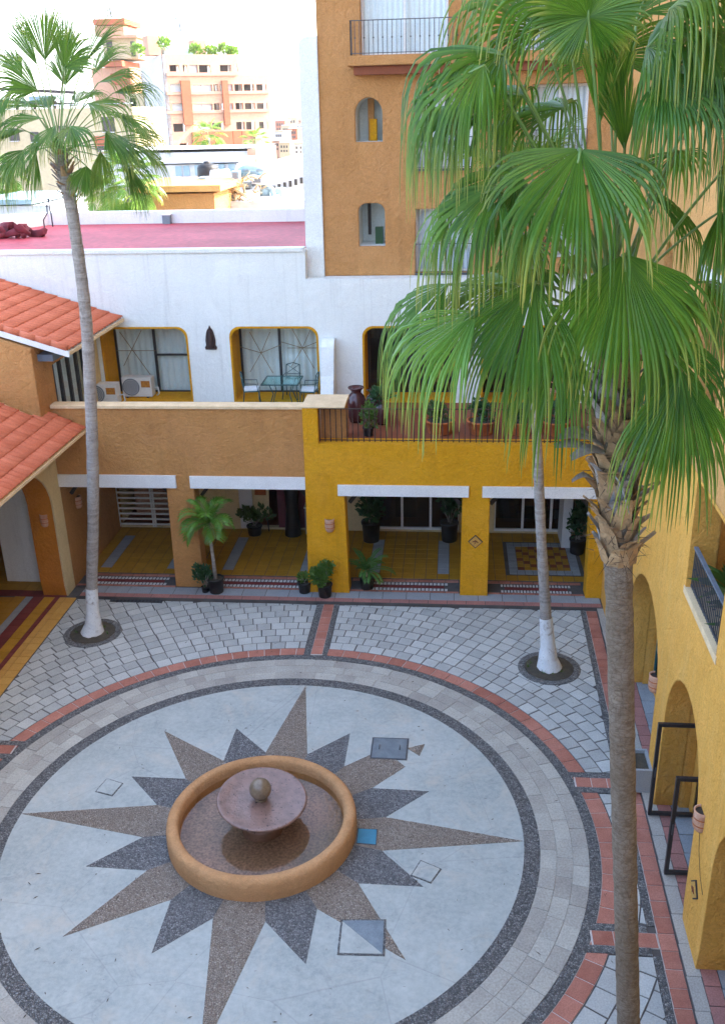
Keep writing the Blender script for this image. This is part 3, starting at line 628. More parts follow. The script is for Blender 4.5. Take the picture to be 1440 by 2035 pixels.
# white upper wall with round-cornered window openings
wins = [(-9.72, -7.32), (-6.05, -3.68), (-2.38, .05), (.85, 3.1)]
holes = [rrect(a, b, 4.12, 6.18, .28) for a, b in wins]
w = MB().prism([[(-16.5, 3.3), (3.9, 3.3), (3.9, 7.49), (-3.90, 7.49), (-3.88, 8.24), (-4.0, 8.28), (-16.5, 8.28)]]+[list(reversed(h)) for h in holes], XZ, YW, YW+.30)
w.build('wall', m_white, BB, 'white stucco terrace wall')
for k, (a, b) in enumerate(wins):
    h = rrect(a, b, 4.12, 6.18, .28)
    MB().prism([grow(h, .05), list(reversed(grow(h, -.008)))], XZ, YW-.004+.0, YW+1.0).build('window_reveal', m_yellow, BB)
    yg = YW+.97
    wd = MB()
    for x in (a+.03, (a+b)/2-.02, b-.03): wd.box(x-.035, x+.035, yg-.03, yg+.03, 4.11, 6.18)
    for z in (4.13, 6.15): wd.box(a, b, yg-.032, yg+.032, z-.03, z+.03)
    if k == 0: wd.box((a+b)/2, b-.03, yg-.034, yg+.034, 5.2, 5.25)
    wo = wd.build('window', m_black, BB)
    MB().add([(a, yg, 4.11), (b, yg, 4.11), (b, yg, 6.18), (a, yg, 6.18)], [(0, 1, 2, 3)]).build('pane', m_glass, wo)
    if k < 2: curtain(MB(), a, b, yg+.16, 4.08, 6.2, .19, .05, seed=k).build('curtain', m_curtain, wo)
    else:
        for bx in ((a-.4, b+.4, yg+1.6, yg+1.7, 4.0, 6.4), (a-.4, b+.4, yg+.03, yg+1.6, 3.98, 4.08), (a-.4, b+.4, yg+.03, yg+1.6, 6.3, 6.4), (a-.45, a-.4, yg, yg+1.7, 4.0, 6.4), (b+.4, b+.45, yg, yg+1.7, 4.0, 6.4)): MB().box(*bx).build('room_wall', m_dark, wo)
    st = MB(); ys = yg-.045
    def strip(x0, z0, x1, z1, w_=.016): st.bar((x0, ys, z0), (x1, ys, z1), .012, w_)
    if k == 0:
        strip(a+.2, 5.9, a+1.05, 4.5); strip(a+.05, 5.35, a+1.2, 5.35); strip(a+.85, 5.95, a+.2, 4.9)
    if k == 1:
        for cx_, cz_ in ((a+.62, 5.28), (b-.55, 5.42)):
            for an in (20, 62, 118, 165, 235, 300): strip(cx_, cz_, cx_+.62*cos(rad(an)), cz_+.68*sin(rad(an)))
        strip((a+b)/2+.2, 5.42, b-.05, 5.42)
    if st.v: st.build('star_strips', m_star, wo)
# flat red roof with white parapets
MB().box(-19, -3.93, 25.70, 35.2, 7.7, 8.0).build('roof', m_redroof, BB, 'flat roof with red coating')
MB().box(-16.5, -3.93, YW-.03, YW+.36, 8.2, 8.30).build('parapet_cap', m_white, BB)
pr = MB().prism([[tuple(F(0, 470, 33)[:2]), (-14.9, 35.2), (-3.45, 35.2), (-3.45, 35.6), (-15.1, 35.6), (-19, 33.2), (-19, 32.5)]], lambda u, v, w: (u, v, w), 7.9, 8.43); pr.build('parapet', m_white, BB)
MB().box(-19, -3.4, 25.75, 35.5, 3.3, 7.7).build('rear_wall', m_white, BB) if False else None
MB().box(-19, -3.5, 35.3, 35.58, 0, 8.0).build('rear_wall', m_white, BB)
# roof bits
o = thing('tarpaulin_bundle', 'crumpled dark red tarpaulin lying on the red roof', 'tarpaulin', (-14.6, 31.2, 8.0)); R = random.Random(5)
m = MB()
for i in range(9):
    c = Vector((-15.6+i*.24, 31.3+R.uniform(-.3, .3), 8.08)); pts = [c+Vector((R.uniform(-.35, .35), R.uniform(-.3, .3), R.uniform(-.05, .3))) for _ in range(4)]; m.tube(pts, [.09, .16, .15, .07], 7)
m.build('cloth', simple('dark red cloth', (.22, .03, .04), (.14, .02, .03), .8, 6), o)
o = thing('roof_vent', 'small grey box on the far white parapet', 'vent', (F(335, 430, 35.3).x, 35.15, 8.0)); c = WL[o.name]
MB().box(c.x-.14, c.x+.14, 34.95, 35.19, 8.0, 8.30).build('box', m_steel, o); MB().box(c.x-.17, c.x+.17, 34.93, 35.2, 8.30, 8.33).build('lid', m_acwhite, o)
for k, (px, py) in enumerate(((88, 438), (103, 425))):
    b = F(px, py+8, 34); o = thing('roof_pipe', ('thin bent pipe on the parapet behind the left palm', 'straight pipe stub on the parapet behind the left palm')[k], 'pipe', b)
    MB().tube([b+Vector((0, 0, -.3)), b+Vector((0, 0, .15)), b+Vector((.18-.2*k, 0, .38)), b+Vector((.2-.22*k, 0, .6))], .025, 6).build('pipe_run', m_iron, o); MB().lathe([(.05, 0), (.05, .06), (.02, .07)], b+Vector((.2-.22*k, 0, .6)), 8).build('pipe_cap', m_iron, o)
# arcade rear wall, doors and shop fronts
YA = 25.62; fx = lambda px, py=1015: F(px, py, YA).x
gx0, gx1 = fx(236), fx(346); dx0, dx1 = fx(505), fx(618); s0, s1 = fx(742), fx(912); r0, r1 = fx(982), fx(1152)
holes = [[(a, .12), (b, .12), (b, 2.75), (a, 2.75)] for a, b in ((gx0, gx1), (dx0, dx1), (s0, s1), (r0, r1))]
MB().prism([[(-10.0, .06), (3.95, .06), (3.95, 3.6), (-10.0, 3.6)]]+[list(reversed(h)) for h in holes], XZ, YA, YA+.2).build('rear_wall', m_cream, BB, 'cream arcade rear wall')
MB().box(-10.3, -9.955, 21.8, 25.8, .0, 3.6).build('side_wall', m_brown, BB)
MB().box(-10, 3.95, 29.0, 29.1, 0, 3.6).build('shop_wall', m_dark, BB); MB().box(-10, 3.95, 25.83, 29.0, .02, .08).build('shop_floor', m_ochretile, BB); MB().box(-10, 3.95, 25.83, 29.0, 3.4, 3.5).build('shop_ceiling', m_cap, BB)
MB().box(3.90, 4.06, 21.64, 29.1, 0, 4.0).build('party_wall', m_cream, BB); MB().box(-10.1, -10.0, 25.83, 29.1, 0, 3.6).build('party_wall', m_cream, BB); MB().box(-10, 4, 25.71, 29.1, 3.62, 3.8).build('shop_ceiling', m_cap, BB)
MB().box(3.92, 4.1, 21.66, 25.84, 4.02, 6.45).build('end_wall', m_peach, BB)
for x in (-6.9, -3.2, .6): MB().box(x, x+.1, 25.83, 29.0, .08, 3.4).build('party_wall', m_cream, BB)
# white slatted gate
gt = thing('slatted_gate', 'white horizontal-slatted metal gate closing the shop bay beside the left palm', 'gate', ((gx0+gx1)/2, YA-.06, .12))
xm = gx0+(gx1-gx0)*.62
for x in (gx0+.02, xm, xm+.07, gx1-.02): MB().box(x-.025, x+.025, YA-.09, YA-.04, .12, 2.72).build('stile', m_acwhite, gt)
for i in range(15): MB().box(gx0, gx1, YA-.085, YA-.05, .18+i*.17, .235+i*.17).build('slat', m_acwhite, gt)
MB().box(gx0+.2, gx1-.3, 26.6, 27.2, .1, 1.6).build('display_case', m_clay, BB); MB().box(-8.0, -7.6, 27.6, 28, .1, 2.0).build('display_case', m_acwhite, BB)
# wine red shop entrance
do = MB()
for a, b in ((dx0+.72, dx0+.95), (dx1-.35, dx1-.15)): do.box(a, b, YA+.02, YA+.12, .12, 2.75)
do.box(dx0, dx1, YA+.03, YA+.11, 2.45, 2.75); do.build('shop_door', m_pinkpaint, BB)
MB().box(dx0-.42, dx0-.03, YA-.05, YA-.004, .12, 2.7).build('door_leaf', m_wwood, BB)
sg = thing('poster_board', 'pale poster board leaning inside the shop entrance', 'sign', (dx0+.28, YA-.25, .1)); MB().obox((dx0+.28, YA-.2, 1.25), Vector((.24, 0, 0)), Vector((0, .015, .005)), Vector((0, .1, .55))).build('board', m_cream, sg); MB().obox((dx0+.28, YA-.232, 1.4), Vector((.17, 0, 0)), Vector((0, .004, .001)), Vector((0, .03, .12))).build('printed_panel', m_terra, sg); MB().bar((dx0+.1, YA-.2, .09), (dx0+.2, YA-.15, 1.1), .03).build('leg', m_wood, sg); MB().bar((dx0+.46, YA-.2, .09), (dx0+.36, YA-.15, 1.1), .03).build('leg', m_wood, sg)
mn = thing('draped_mannequin', 'tall mannequin in black with a reddish panel above it in the shop entrance', 'mannequin', (dx1-.5, YA-.4, .09))
c = WL[mn.name]; MB().lathe([(.24, 0), (.25, .03), (.20, .5), (.16, .95), (.20, 1.3), (.22, 1.45), (.07, 1.56), (.055, 1.62)], c, 14).build('robe', m_potblack, mn); MB().lathe([(.001, 0), (.07, .03), (.095, .12), (.085, .2), (.04, .26), (.001, .27)], c+Vector((0, 0, 1.6)), 12).build('head', m_fibre, mn); MB().lathe([(.22, -.085), (.22, 0)], c+Vector((0, 0, .085)), 14).build('foot_plate', m_iron, mn)
sg = thing('window_sign', 'small red and white square sign above the mannequin', 'sign', (c.x-.1, YA-.02, 2.3)); MB().box(c.x-.3, c.x+.02, YA-.03, YA-.005+.02, 2.15, 2.50).build('board', simple('faded red', (.4, .12, .1), (.34, .1, .09), .6), sg); MB().box(c.x-.22, c.x-.06, YA-.038, YA-.031, 2.2, 2.4).build('printed_panel', m_mosaicw, sg)
ac = thing('grey_cabinet', 'low grey metal cabinet beside the mannequin', 'cabinet', (dx1+.1, YA-.35, .09)); x = dx1-.12
MB().box(x, x+.6, YA-.45, YA-.1, .13, .95).build('case', m_acgrey, ac); MB().box(x-.02, x+.62, YA-.47, YA-.08, .95, .99).build('top', m_acwhite, ac)
for q in (x+.04, x+.54): MB().box(q, q+.03, YA-.44, YA-.12, .085, .13).build('foot', m_black, ac)
# glazed shop fronts with white frames
for a, b, n in ((s0, s1, 3), (r0, r1, 3)):
    wo = MB(); wd = (b-a)/n
    for i in range(n+1): x = a+wd*i; wo.box(x-.035, x+.035, YA+.02, YA+.10, .12, 2.75)
    for z in (.15, 2.72): wo.box(a, b, YA+.018, YA+.102, z-.04, z+.04)
    if b == r1: wo.box(a+wd, a+2*wd, YA+.025, YA+.095, 1.9, 1.95)
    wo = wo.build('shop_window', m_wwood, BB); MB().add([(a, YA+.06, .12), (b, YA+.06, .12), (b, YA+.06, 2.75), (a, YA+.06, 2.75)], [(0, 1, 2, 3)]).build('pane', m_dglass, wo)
for x, z, mat, l in ((r0+.45, 1.5, m_beige, 'box'), (r1-.5, .9, m_pinkpaint, 'x'), (s0+.9, 1.7, m_ochretile, 'y'), (r0+1.2, 1.0, m_ochretile, 'y')):
    MB().box(x-.3, x+.3, 26.7, 27.2, z-.5, z+.25).build('display_case', mat, BB); MB().box(x-.32, x+.32, 26.68, 27.22, .08, z-.52).build('display_case', m_wood, BB)
MB().box(3.15, 3.4, 24.6, 25.6, .08, 2.8).build('door_leaf', m_wwood, BB)
# ------------------------------------------------------------------ orange tower
YT = 25.86
TW = thing('hotel_tower', 'orange stucco hotel tower rising behind the terrace, with white flank', 'building', (0, 26, 0))
a1 = arch(-2.53, -1.83, 10.86, 11.53, 11.90); a2 = rrect(-2.50, -1.80, 8.26, 9.36, .22)
bw = [(-2.34, 12.86), (-.2, 12.86), (-.2, 15.2), (-2.34, 15.2)]; w2 = [(-1.0, 10.18), (.45, 10.18), (.45, 11.95), (-1.0, 11.95)]; w3 = [(-1.0, 7.56), (.5, 7.56), (.5, 9.2), (-1.0, 9.2)]
w4 = [(2.55, 7.9), (3.3, 7.9), (3.3, 9.6), (2.55, 9.6)]; w5 = [(1.9, 10.3), (3.3, 10.3), (3.3, 12.1), (1.9, 12.1)]; w6 = [(1.4, 12.86), (3.3, 12.86), (3.3, 15.2), (1.4, 15.2)]
allh = [a1, a2, bw, w2, w3, w4, w5, w6]
MB().prism([[(-3.44, 7.50), (4.6, 7.50), (4.6, 24), (-3.41, 24)]]+[list(reversed(h)) for h in allh], XZ, YT, YT+.4).build('wall', m_orange, TW)  # raised out of view so the tower shades the red roof
MB().box(-3.43, 4.6, YW+.31, YT+.6, 7.40, 7.495).build('base_ledge', m_white, TW)
fr = 13.32; fl = [(-3.93, 7.3), (-3.445, 7.3), (-3.415, fr)]+[(-3.42-.2*(1-cos(pi/2*i/6))-.26, fr-.26*(1-sin(pi/2*i/6))-.0) for i in range(0)]+[(-3.70, fr), (-3.80, fr-.04), (-3.87, fr-.13), (-3.89, fr-.25)]
MB().prism([fl], XZ, YT-.05, YT+7).build('flank_wall', m_white, TW)
MB().box(-3.40, -3.1, YT+.41, 40, 0, 24).build('side_wall', m_orange, TW); MB().box(-3.3, 12.6, YT, 40, 24.01, 24.3).build('roof', m_cap, TW)  # depth and height beyond view set for the tower's shadow
def deep(loop, d, matr, back=None, name='window_reveal'):
    MB().prism([grow(loop, .04), list(reversed(grow(loop, -.006)))], XZ, YT+.15, YT+d).build(name, matr, TW)
    if back: MB().box(min(p[0] for p in loop)-.1, max(p[0] for p in loop)+.1, YT+d, YT+d+.05, min(p[1] for p in loop)-.1, max(p[1] for p in loop)+.1).build('niche_wall', back, TW)
deep(a1, 1.2, m_white, m_white); MB().box(-2.26, -2.10, YT+.75, YT+.9, 10.86, 11.9).build('niche_post', m_orange, TW); MB().box(-2.20, -2.02, YT+.55, YT+.75, 10.86, 11.4).build('niche_post', m_yellow, TW)
deep(a2, 1.2, m_white, m_white); MB().box(-2.30, -2.22, YT+.6, YT+.72, 8.5, 9.36).build('niche_post', m_wood, TW); MB().box(-2.1, -1.9, YT+.5, YT+.7, 8.26, 8.7).build('niche_post', m_bushd, TW)
def tower_win(loop, rail=True, drop=.0):
    x0, x1, z0, z1 = loop[0][0], loop[1][0], loop[0][1], loop[2][1]; yg = YT+.28
    wo = MB()
    for x in (x0+.03, (x0+x1)/2, x1-.03): wo.box(x-.03, x+.03, yg-.03, yg+.03, z0, z1)
    for z in (z0+.03, z1-.03): wo.box(x0, x1, yg-.032, yg+.032, z-.03, z+.03)
    wo = wo.build('window', m_wwood, TW); MB().add([(x0, yg, z0), (x1, yg, z0), (x1, yg, z1), (x0, yg, z1)], [(0, 1, 2, 3)]).build('pane', m_glass, wo)
    curtain(MB(), x0, x1, yg+.12, z0, z1, .13, .025, seed=int(z0*10)).build('curtain', m_wcurtain, wo)
def railing(parent, pts, z0, z1, mat, n_per_m=9, knob=True, w=.014):
    for (xa, ya), (xb, yb_) in zip(pts[:-1], pts[1:]):
        L = math.hypot(xb-xa, yb_-ya); n = max(2, int(L*n_per_m))
        MB().bar((xa, ya, z1), (xb, yb_, z1), .03, .02).build('top_rail', mat, parent); MB().bar((xa, ya, z0+.04), (xb, yb_, z0+.04), .022, .018).build('bottom_rail', mat, parent)
        for i in range(n+1):
            x = xa+(xb-xa)*i/n; y = ya+(yb_-ya)*i/n; m = MB(); m.box(x-w/2, x+w/2, y-w/2, y+w/2, z0, z1-.01)
            if knob and i % 2: m.lathe([(.004, -.03), (.022, 0), (.004, .03)], (x, y, (z0+z1)/2), 6)
            m.build('baluster', mat, parent)
for L in (bw, w2, w3, w4, w5, w6): tower_win(L)
for x0, x1 in ((-2.64, .1), (1.3, 3.6)):
    MB().box(x0, x1, YT-.42, YT-.002, 12.61, 12.84).build('balcony_slab', m_orange, TW); MB().box(x0+.14, x1-.14, YT-.3, YT-.003, 12.41, 12.605).build('balcony_corbel', m_ochretile, TW)
r_ = thing('balcony_railing', 'dark iron railing on the projecting balcony of the orange tower', 'railing', (-1.3, YT-.35, 12.84)); railing(r_, [(-2.56, YT-.05), (-2.56, YT-.38), (.03, YT-.38), (.03, YT-.05)], 12.845, 13.60, m_iron)
r_ = thing('balcony_railing', 'dark iron railing on the tower balcony close to the arched wing', 'railing', (2.4, YT-.35, 12.84)); railing(r_, [(1.38, YT-.05), (1.38, YT-.38), (3.5, YT-.38)], 12.845, 13.60, m_iron)
for L, lab in ((w2, 'flat dark railing across the tower window beside the upper arched niche'), (w3, 'flat dark railing across the lowest tower window'), (w5, 'flat dark railing across the tower window beside the arched wing')):
    x0, x1, z0 = L[0][0], L[1][0], L[0][1]; r_ = thing('window_railing', lab, 'railing', ((x0+x1)/2, YT-.03, z0)); railing(r_, [(x0+.01, YT-.03), (x1-.01, YT-.03)], z0+.0, z0+.75, m_iron); MB().box(x0-.01, x1+.01, YT-.05, YT-.01, z0-.05, z0-.0).build('foot_rail', m_iron, r_)
# ------------------------------------------------------------------ arched wing on the right
RW = lambda u, v, w: (xr(u, 3.70)+w, u, v)          # u along the wall, v up, w into the wing
RG = thing('arched_wing', 'warm yellow wing with round arches and a railed balcony', 'building', (3.8, 14, 0))
A1 = arch(14.62, 17.75, .08, 1.95, 3.28); A2 = arch(11.32, 13.80, .08, 1.95, 3.28); A3 = arch(7.75, 10.28, .08, 1.95, 3.28); A4 = arch(4.4, 6.9, .08, 1.95, 3.28)
bal = [(11.45, 4.60), (13.48, 4.60), (13.52, 6.38), (11.45, 6.38)]
base = [(1.5, .06)]
low = [(1.5, .0), (21.62, .0), (21.62, 6.45), (1.5, 6.45)]
# arches start on the ground: cut them into the outline
def notch(outline_x0, outline_x1, z0, ztop, arches):
    L = [(outline_x0, z0)]
    for A in sorted(arches, key=lambda a: a[0][0]):
        x0, x1 = A[0][0], A[1][0]; L.append((x0-.06, z0)); L.append((x0, z0+.35)); L += list(reversed(A[2:]))[0:]; L.append((x1, z0+.35)); L.append((x1+.06, z0))
    return L+[(outline_x1, z0), (outline_x1, ztop), (outline_x0, ztop)]
MB().prism([notch(1.5, 21.60, .05, 6.45, [A1, A2, A3, A4]), list(reversed(bal))], RW, 0, .42).build('wall', m_rightyellow, RG, 'warm yellow lower wall')
up = [(13.0, 7.35), (14.52, 7.35), (14.55, 9.16), (13.0, 9.16)]; nich = arch(16.95, 17.75, 8.2, 8.95, 9.35, 10); up2 = [(9.2, 7.35), (11.6, 7.35), (11.6, 9.16), (9.2, 9.16)]; up3 = arch(16.95, 17.75, 11, 11.7, 12.1, 10); up4 = [(13.0, 10.4), (14.5, 10.4), (14.5, 12.2), (13, 12.2)]
MB().prism([[(1.5, 6.455), (25.84, 6.455), (25.84, 24), (1.5, 24)], list(reversed(up)), list(reversed(nich)), list(reversed(up2)), list(reversed(up3)), list(reversed(up4))], RW, 0, .42).build('wall', m_peach, RG, 'peach upper wall')  # upper storeys carried up out of view to shade the court
for q in (up, up2, up4): MB().prism([[(q[0][0]-.25, q[2][1]-.01), (q[1][0]+.28, q[2][1]-.01), (q[1][0]+.28, q[2][1]+.19), (q[0][0]-.25, q[2][1]+.19)]], RW, -.06, .3).build('lintel', m_wwood, RG)
# inner walls behind the openings
MB().prism([[(1.5, .05), (21.6, .05), (21.6, 3.7), (1.5, 3.7)], list(reversed([(12.15, .1), (13.55, .1), (13.55, 2.3), (12.15, 2.3)])), list(reversed([(14.7, .1), (17.73, .1), (17.73, 2.9), (14.7, 2.9)])), list(reversed([(8.0, .1), (10.0, .1), (10.0, 2.5), (8.0, 2.5)]))], RW, .60, .72).build('inner_wall', m_rightyellow, RG)
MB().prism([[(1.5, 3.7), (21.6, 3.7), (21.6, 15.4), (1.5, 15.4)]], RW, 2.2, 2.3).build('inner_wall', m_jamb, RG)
for z0, z1 in ((3.4, 4.55), (6.95, 7.3), (10, 10.35)): MB().prism([[(1.6, z0), (21.5, z0), (21.5, z1), (1.6, z1)]], RW, .43, 2.2).build('floor_slab', m_white, RG)
for A in (A1, A2, A3):                              # deep jambs
    for u, s_ in ((A[0][0], -1), (A[1][0], 1)): MB().prism([[(u+.002*s_, .06), (u+.32*s_, .06), (u+.32*s_, 3.3), (u+.002*s_, 3.3)]], RW, .425, .597).build('arch_jamb', m_rightyellow, RG)
for q in (bal, up, up2, up4):
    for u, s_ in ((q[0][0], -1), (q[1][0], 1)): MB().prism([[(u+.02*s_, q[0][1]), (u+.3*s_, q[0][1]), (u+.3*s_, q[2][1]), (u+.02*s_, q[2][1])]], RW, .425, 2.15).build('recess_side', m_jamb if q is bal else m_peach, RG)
MB().prism([grow(nich, .03), list(reversed(grow(nich, -.004)))], RW, .1, .5).build('niche_side', m_peach, RG); MB().prism([grow(nich, .2)], RW, .52, .6).build('niche_wall', m_orange, RG)
MB().prism([[(11.40, 4.50), (13.55, 4.50), (13.55, 4.615), (11.40, 4.615)]], RW, -.012, .43).build('balcony_sill', m_cap, RG)
# doors: teal glazed door in the far arch, dark glazed doors elsewhere
for y0, y1, z1, mat, nm in ((14.7, 17.73, 2.9, m_teal, 4), (12.15, 13.55, 2.3, m_black, 2), (8.0, 10.0, 2.5, m_black, 2)):
    d_ = MB()
    for i in range(nm+1): u = y0+(y1-y0)*i/nm; d_.prism([[(u-.04, .1), (u+.04, .1), (u+.04, z1), (u-.04, z1)]], RW, .62, .69)
    for z in (.16, 1.0, z1-.05): d_.prism([[(y0, z-.05), (y1, z-.05), (y1, z+.05), (y0, z+.05)]], RW, .622, .688)
    d_ = d_.build('door_frame' if y0 > 12 and nm == 2 else 'glazed_door', mat, RG)
    if y0 > 12 and nm == 2: continue
    MB().add([RW(y0, .1, .65), RW(y1, .1, .65), RW(y1, z1, .65), RW(y0, z1, .65)], [(0, 1, 2, 3)]).build('pane', m_dglass, d_)
MB().prism([[(1.6, .02), (21.5, .02), (21.5, 3.4), (1.6, 3.4)]], RW, 3.4, 3.5).build('shop_wall', m_dark, RG)
MB().prism([[(1.6, .02), (21.5, .02), (21.5, .06), (1.6, .06)]], RW, .9, 3.4).build('shop_floor', m_bluegrey, RG)
MB().prism([[(1.5, 24.01), (26, 24.01), (26, 24.3), (1.5, 24.3)]], RW, -.2, 9).build('roof', m_cap, RG); MB().prism([[(1.5, 0), (26, 0), (26, 24), (1.5, 24)]], RW, 8.8, 9).build('rear_wall', m_peach, RG)
for u in (1.3, 21.63): MB().prism([[(u, 0), (u+.15, 0), (u+.15, 24), (u, 24)]], RW, .43, 8.8).build('end_wall', m_peach, RG)
r_ = thing('balcony_railing', 'slate blue handrail with dark bars in front of balcony plants on the yellow wing', 'railing', (xr(12.5, 3.78), 12.5, 4.6))
for u0, u1 in ((11.47, 13.46),):
    pa, pb = RW(u0, 0, .08), RW(u1, 0, .08)
    MB().bar((pa[0], pa[1], 5.30), (pb[0], pb[1], 5.30), .06, .035).build('top_rail', m_slate, r_); MB().bar((pa[0], pa[1], 4.66), (pb[0], pb[1], 4.66), .03, .025).build('bottom_rail', m_iron, r_)
    n = 22
    for i in range(n+1):
        u = u0+(u1-u0)*i/n; p_ = RW(u, 0, .08); m = MB().box(p_[0]-.008, p_[0]+.008, p_[1]-.008, p_[1]+.008, 4.62, 5.29)
        if i % 2: m.lathe([(.004, -.03), (.02, 0), (.004, .03)], (p_[0], p_[1], 4.97), 6)
        m.build('baluster', m_iron, r_)
# the two open black gate leaves under the second arch
for yv, lab in ((13.55, 'open black metal gate leaf at the far jamb of the gated arch'), (12.15, 'open black metal gate leaf nearer the clay wall lamp with the crack below')):
    gt = thing('gate_leaf', lab, 'gate', (4.0, yv, .1)); x0, x1 = 3.52, xr(yv, 4.52)
    for x in (x0, x1-.06): MB().box(x, x+.06, yv-.03, yv+.03, .11, 2.02).build('stile', m_black, gt)
    for z in (.11, 1.96): MB().box(x0+.061, x1-.061, yv-.028, yv+.028, z, z+.06).build('rail', m_black, gt)
    MB().add([(x0+.061, yv, .171), (x1-.061, yv, .171), (x1-.061, yv, 1.959), (x0+.061, yv, 1.959)], [(0, 1, 2, 3)]).build('pane', glassy('gate glass', (.93, .95, .95), .01), gt)
    MB().bar((x0+.03, yv-.06, .95), (x0+.03, yv-.06, 1.15), .02).build('handle', m_iron, gt)
# ------------------------------------------------------------------ wing with clay tile roofs on the left
LW = thing('tiled_roof_wing', 'ochre wing with two orange clay-tile roofs and a cream arch', 'building', (-11, 20, 0))
YX = lambda u, v, w: (w, u, v)
AL = arch(16.4, 21.20, .0, 2.6, 4.05, 18); AL2 = arch(10.2, 15.6, .0, 2.6, 4.05, 18)
MB().prism([notch(4, 21.77, .0, 4.5, [AL, AL2])], YX, -9.95, -9.99).build('wall', m_cream, LW, 'cream arch front')
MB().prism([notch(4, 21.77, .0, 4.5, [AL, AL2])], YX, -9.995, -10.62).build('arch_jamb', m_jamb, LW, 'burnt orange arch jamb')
MB().box(-11.95, -10.95, 22.0, 22.4, 0, 3.6).build('pillar', m_white, LW); MB().box(-15.5, -10.63, 25.3, 25.5, 0, 4).build('rear_wall', m_cream, LW); MB().box(-15.5, -15.3, 4, 25.3, 0, 4).build('rear_wall', m_yellow, LW)
MB().box(-15.5, -10.0, 4, 25.3, 3.75, 4.0).build('ceiling', m_cream, LW)
SLO = .45
def slope_roof(x_e, z_e, x_t, y0, y1, slope, name, under):
    zt = z_e+slope*(x_e-x_t); n = math.hypot(1, slope)
    m = MB().prism([[(x_e-.01, z_e-.03), (x_e-.01, z_e-.11), (x_t, zt-.11), (x_t, zt-.03)]], lambda u, v, w: (u, w, v), y0, y1); return m.build(name, under, LW)
CW_, CP = .205, .37
tmesh = None
def tile_mesh():
    m = MB(); v = []; f = []; n = 8; L = CP+.05
    for k, s_ in enumerate((0, L)):
        for i in range(n+1):
            a = pi*i/n; y = -CW_/2*cos(a)*1.02; z = (.055 if k == 0 else .042)*sin(a)+(.030 if k == 0 else .006)
            v.append((s_, y, z))
    for i in range(n+1): a = pi*i/n; v.append((0, -CW_/2*cos(a)*.86, .042*sin(a)+.012))
    for i in range(n): f.append((i, i+1, n+2+i, n+1+i)); f.append((2*n+2+i, 2*n+3+i, i+1, i))
    return m.add(v, f, True).mesh('roof_tile', m_roof)
tmesh = tile_mesh()
def lay_tiles(parent, x_e, z_e, slope, y0, y1, x_top, cut=None):
    ang = math.atan(slope); nrow = int((x_e-x_top)/cos(ang)/CP)+1; ncol = int((y1-y0)/CW_); off = WL[parent.name]; rest = MB(); cnt = 0
    R = random.Random(int(z_e*100))
    cand = []
    for r in range(nrow):
        for c in range(ncol):
            s_ = r*CP; x = x_e-s_*cos(ang); z = z_e+s_*sin(ang); y = y0+(c+.5)*CW_
            if cut and cut(x, y): continue
            cand.append((x, y, z))
    cand.sort(key=lambda p: (p[0]**2+p[1]**2+(p[2]-CAM_H)**2) if F_vis(p) else 1e9)
    for i, p in enumerate(cand):
        if i < 300:
            o = bpy.data.objects.new('roof_tile', tmesh); o.location = Vector(p)-off; o.rotation_euler = (0, ang+R.uniform(-.012, .012), pi+R.uniform(-.02, .02)); _link(o, parent, p)
            # x axis of the tile runs up the slope (towards -x)
            o.rotation_euler = Matrix(((-cos(ang), 0, sin(ang)), (0, -1, 0), (sin(ang), 0, cos(ang)))).to_euler()
        else:
            for vv_ in (tmesh.vertices,):
                M3 = Matrix(((-cos(ang), 0, sin(ang)), (0, -1, 0), (sin(ang), 0, cos(ang))))
                rest.add([M3 @ q.co+Vector(p) for q in vv_], [tuple(pl.vertices) for pl in tmesh.polygons], True)
    if rest.v: o = rest.build('roof_tile_rest', m_roof, parent, fix=False); o['kind'] = 'stuff'
def F_vis(p):
    d = Vector(p)-EYE; zc = d.dot(FW); return zc > 0 and abs(d.dot(RT)/zc*FPX) < 740
lr = slope_roof(-9.03, 4.50, -12.2, 12.5, 21.76, SLO, 'lower_roof', m_cap)
lay_tiles(lr, -9.03, 4.47, SLO, 12.5, 21.74, -12.0, cut=lambda x, y: y > 21.15 and x < -9.75)
ur = slope_roof(-9.03, 6.52, -13.5, 21.36, 25.37, .315, 'upper_roof', m_wwood)
lay_tiles(ur, -9.03, 6.50, .315, 21.44, 25.36, -13.4)
# rake: white fascia and a row of cap tiles
MB().prism([[(-9.0, 6.36), (-9.0, 6.50), (-13.5, 6.50+.315*4.5), (-13.5, 6.36+.315*4.5)]], lambda u, v, w: (u, w, v), 21.30, 21.355).build('fascia', m_wwood, LW)
for i in range(12):
    x = -9.05-i*.37; z = 6.56+.315*(-9.05-x+.0); MB().tube([(x, 21.38, z+.0), (x-.385, 21.38, z+.315*.385+.012)], [.085, .075], 10).build('cap_tile', m_roof, LW)
MB().bar((-9.02, 21.4, 6.44), (-9.02, 25.36, 6.44), .05, .07).build('eave_board', m_cap, LW); MB().bar((-9.02, 12.5, 4.42), (-9.02, 21.74, 4.42), .05, .06).build('eave_board', m_cap, LW)
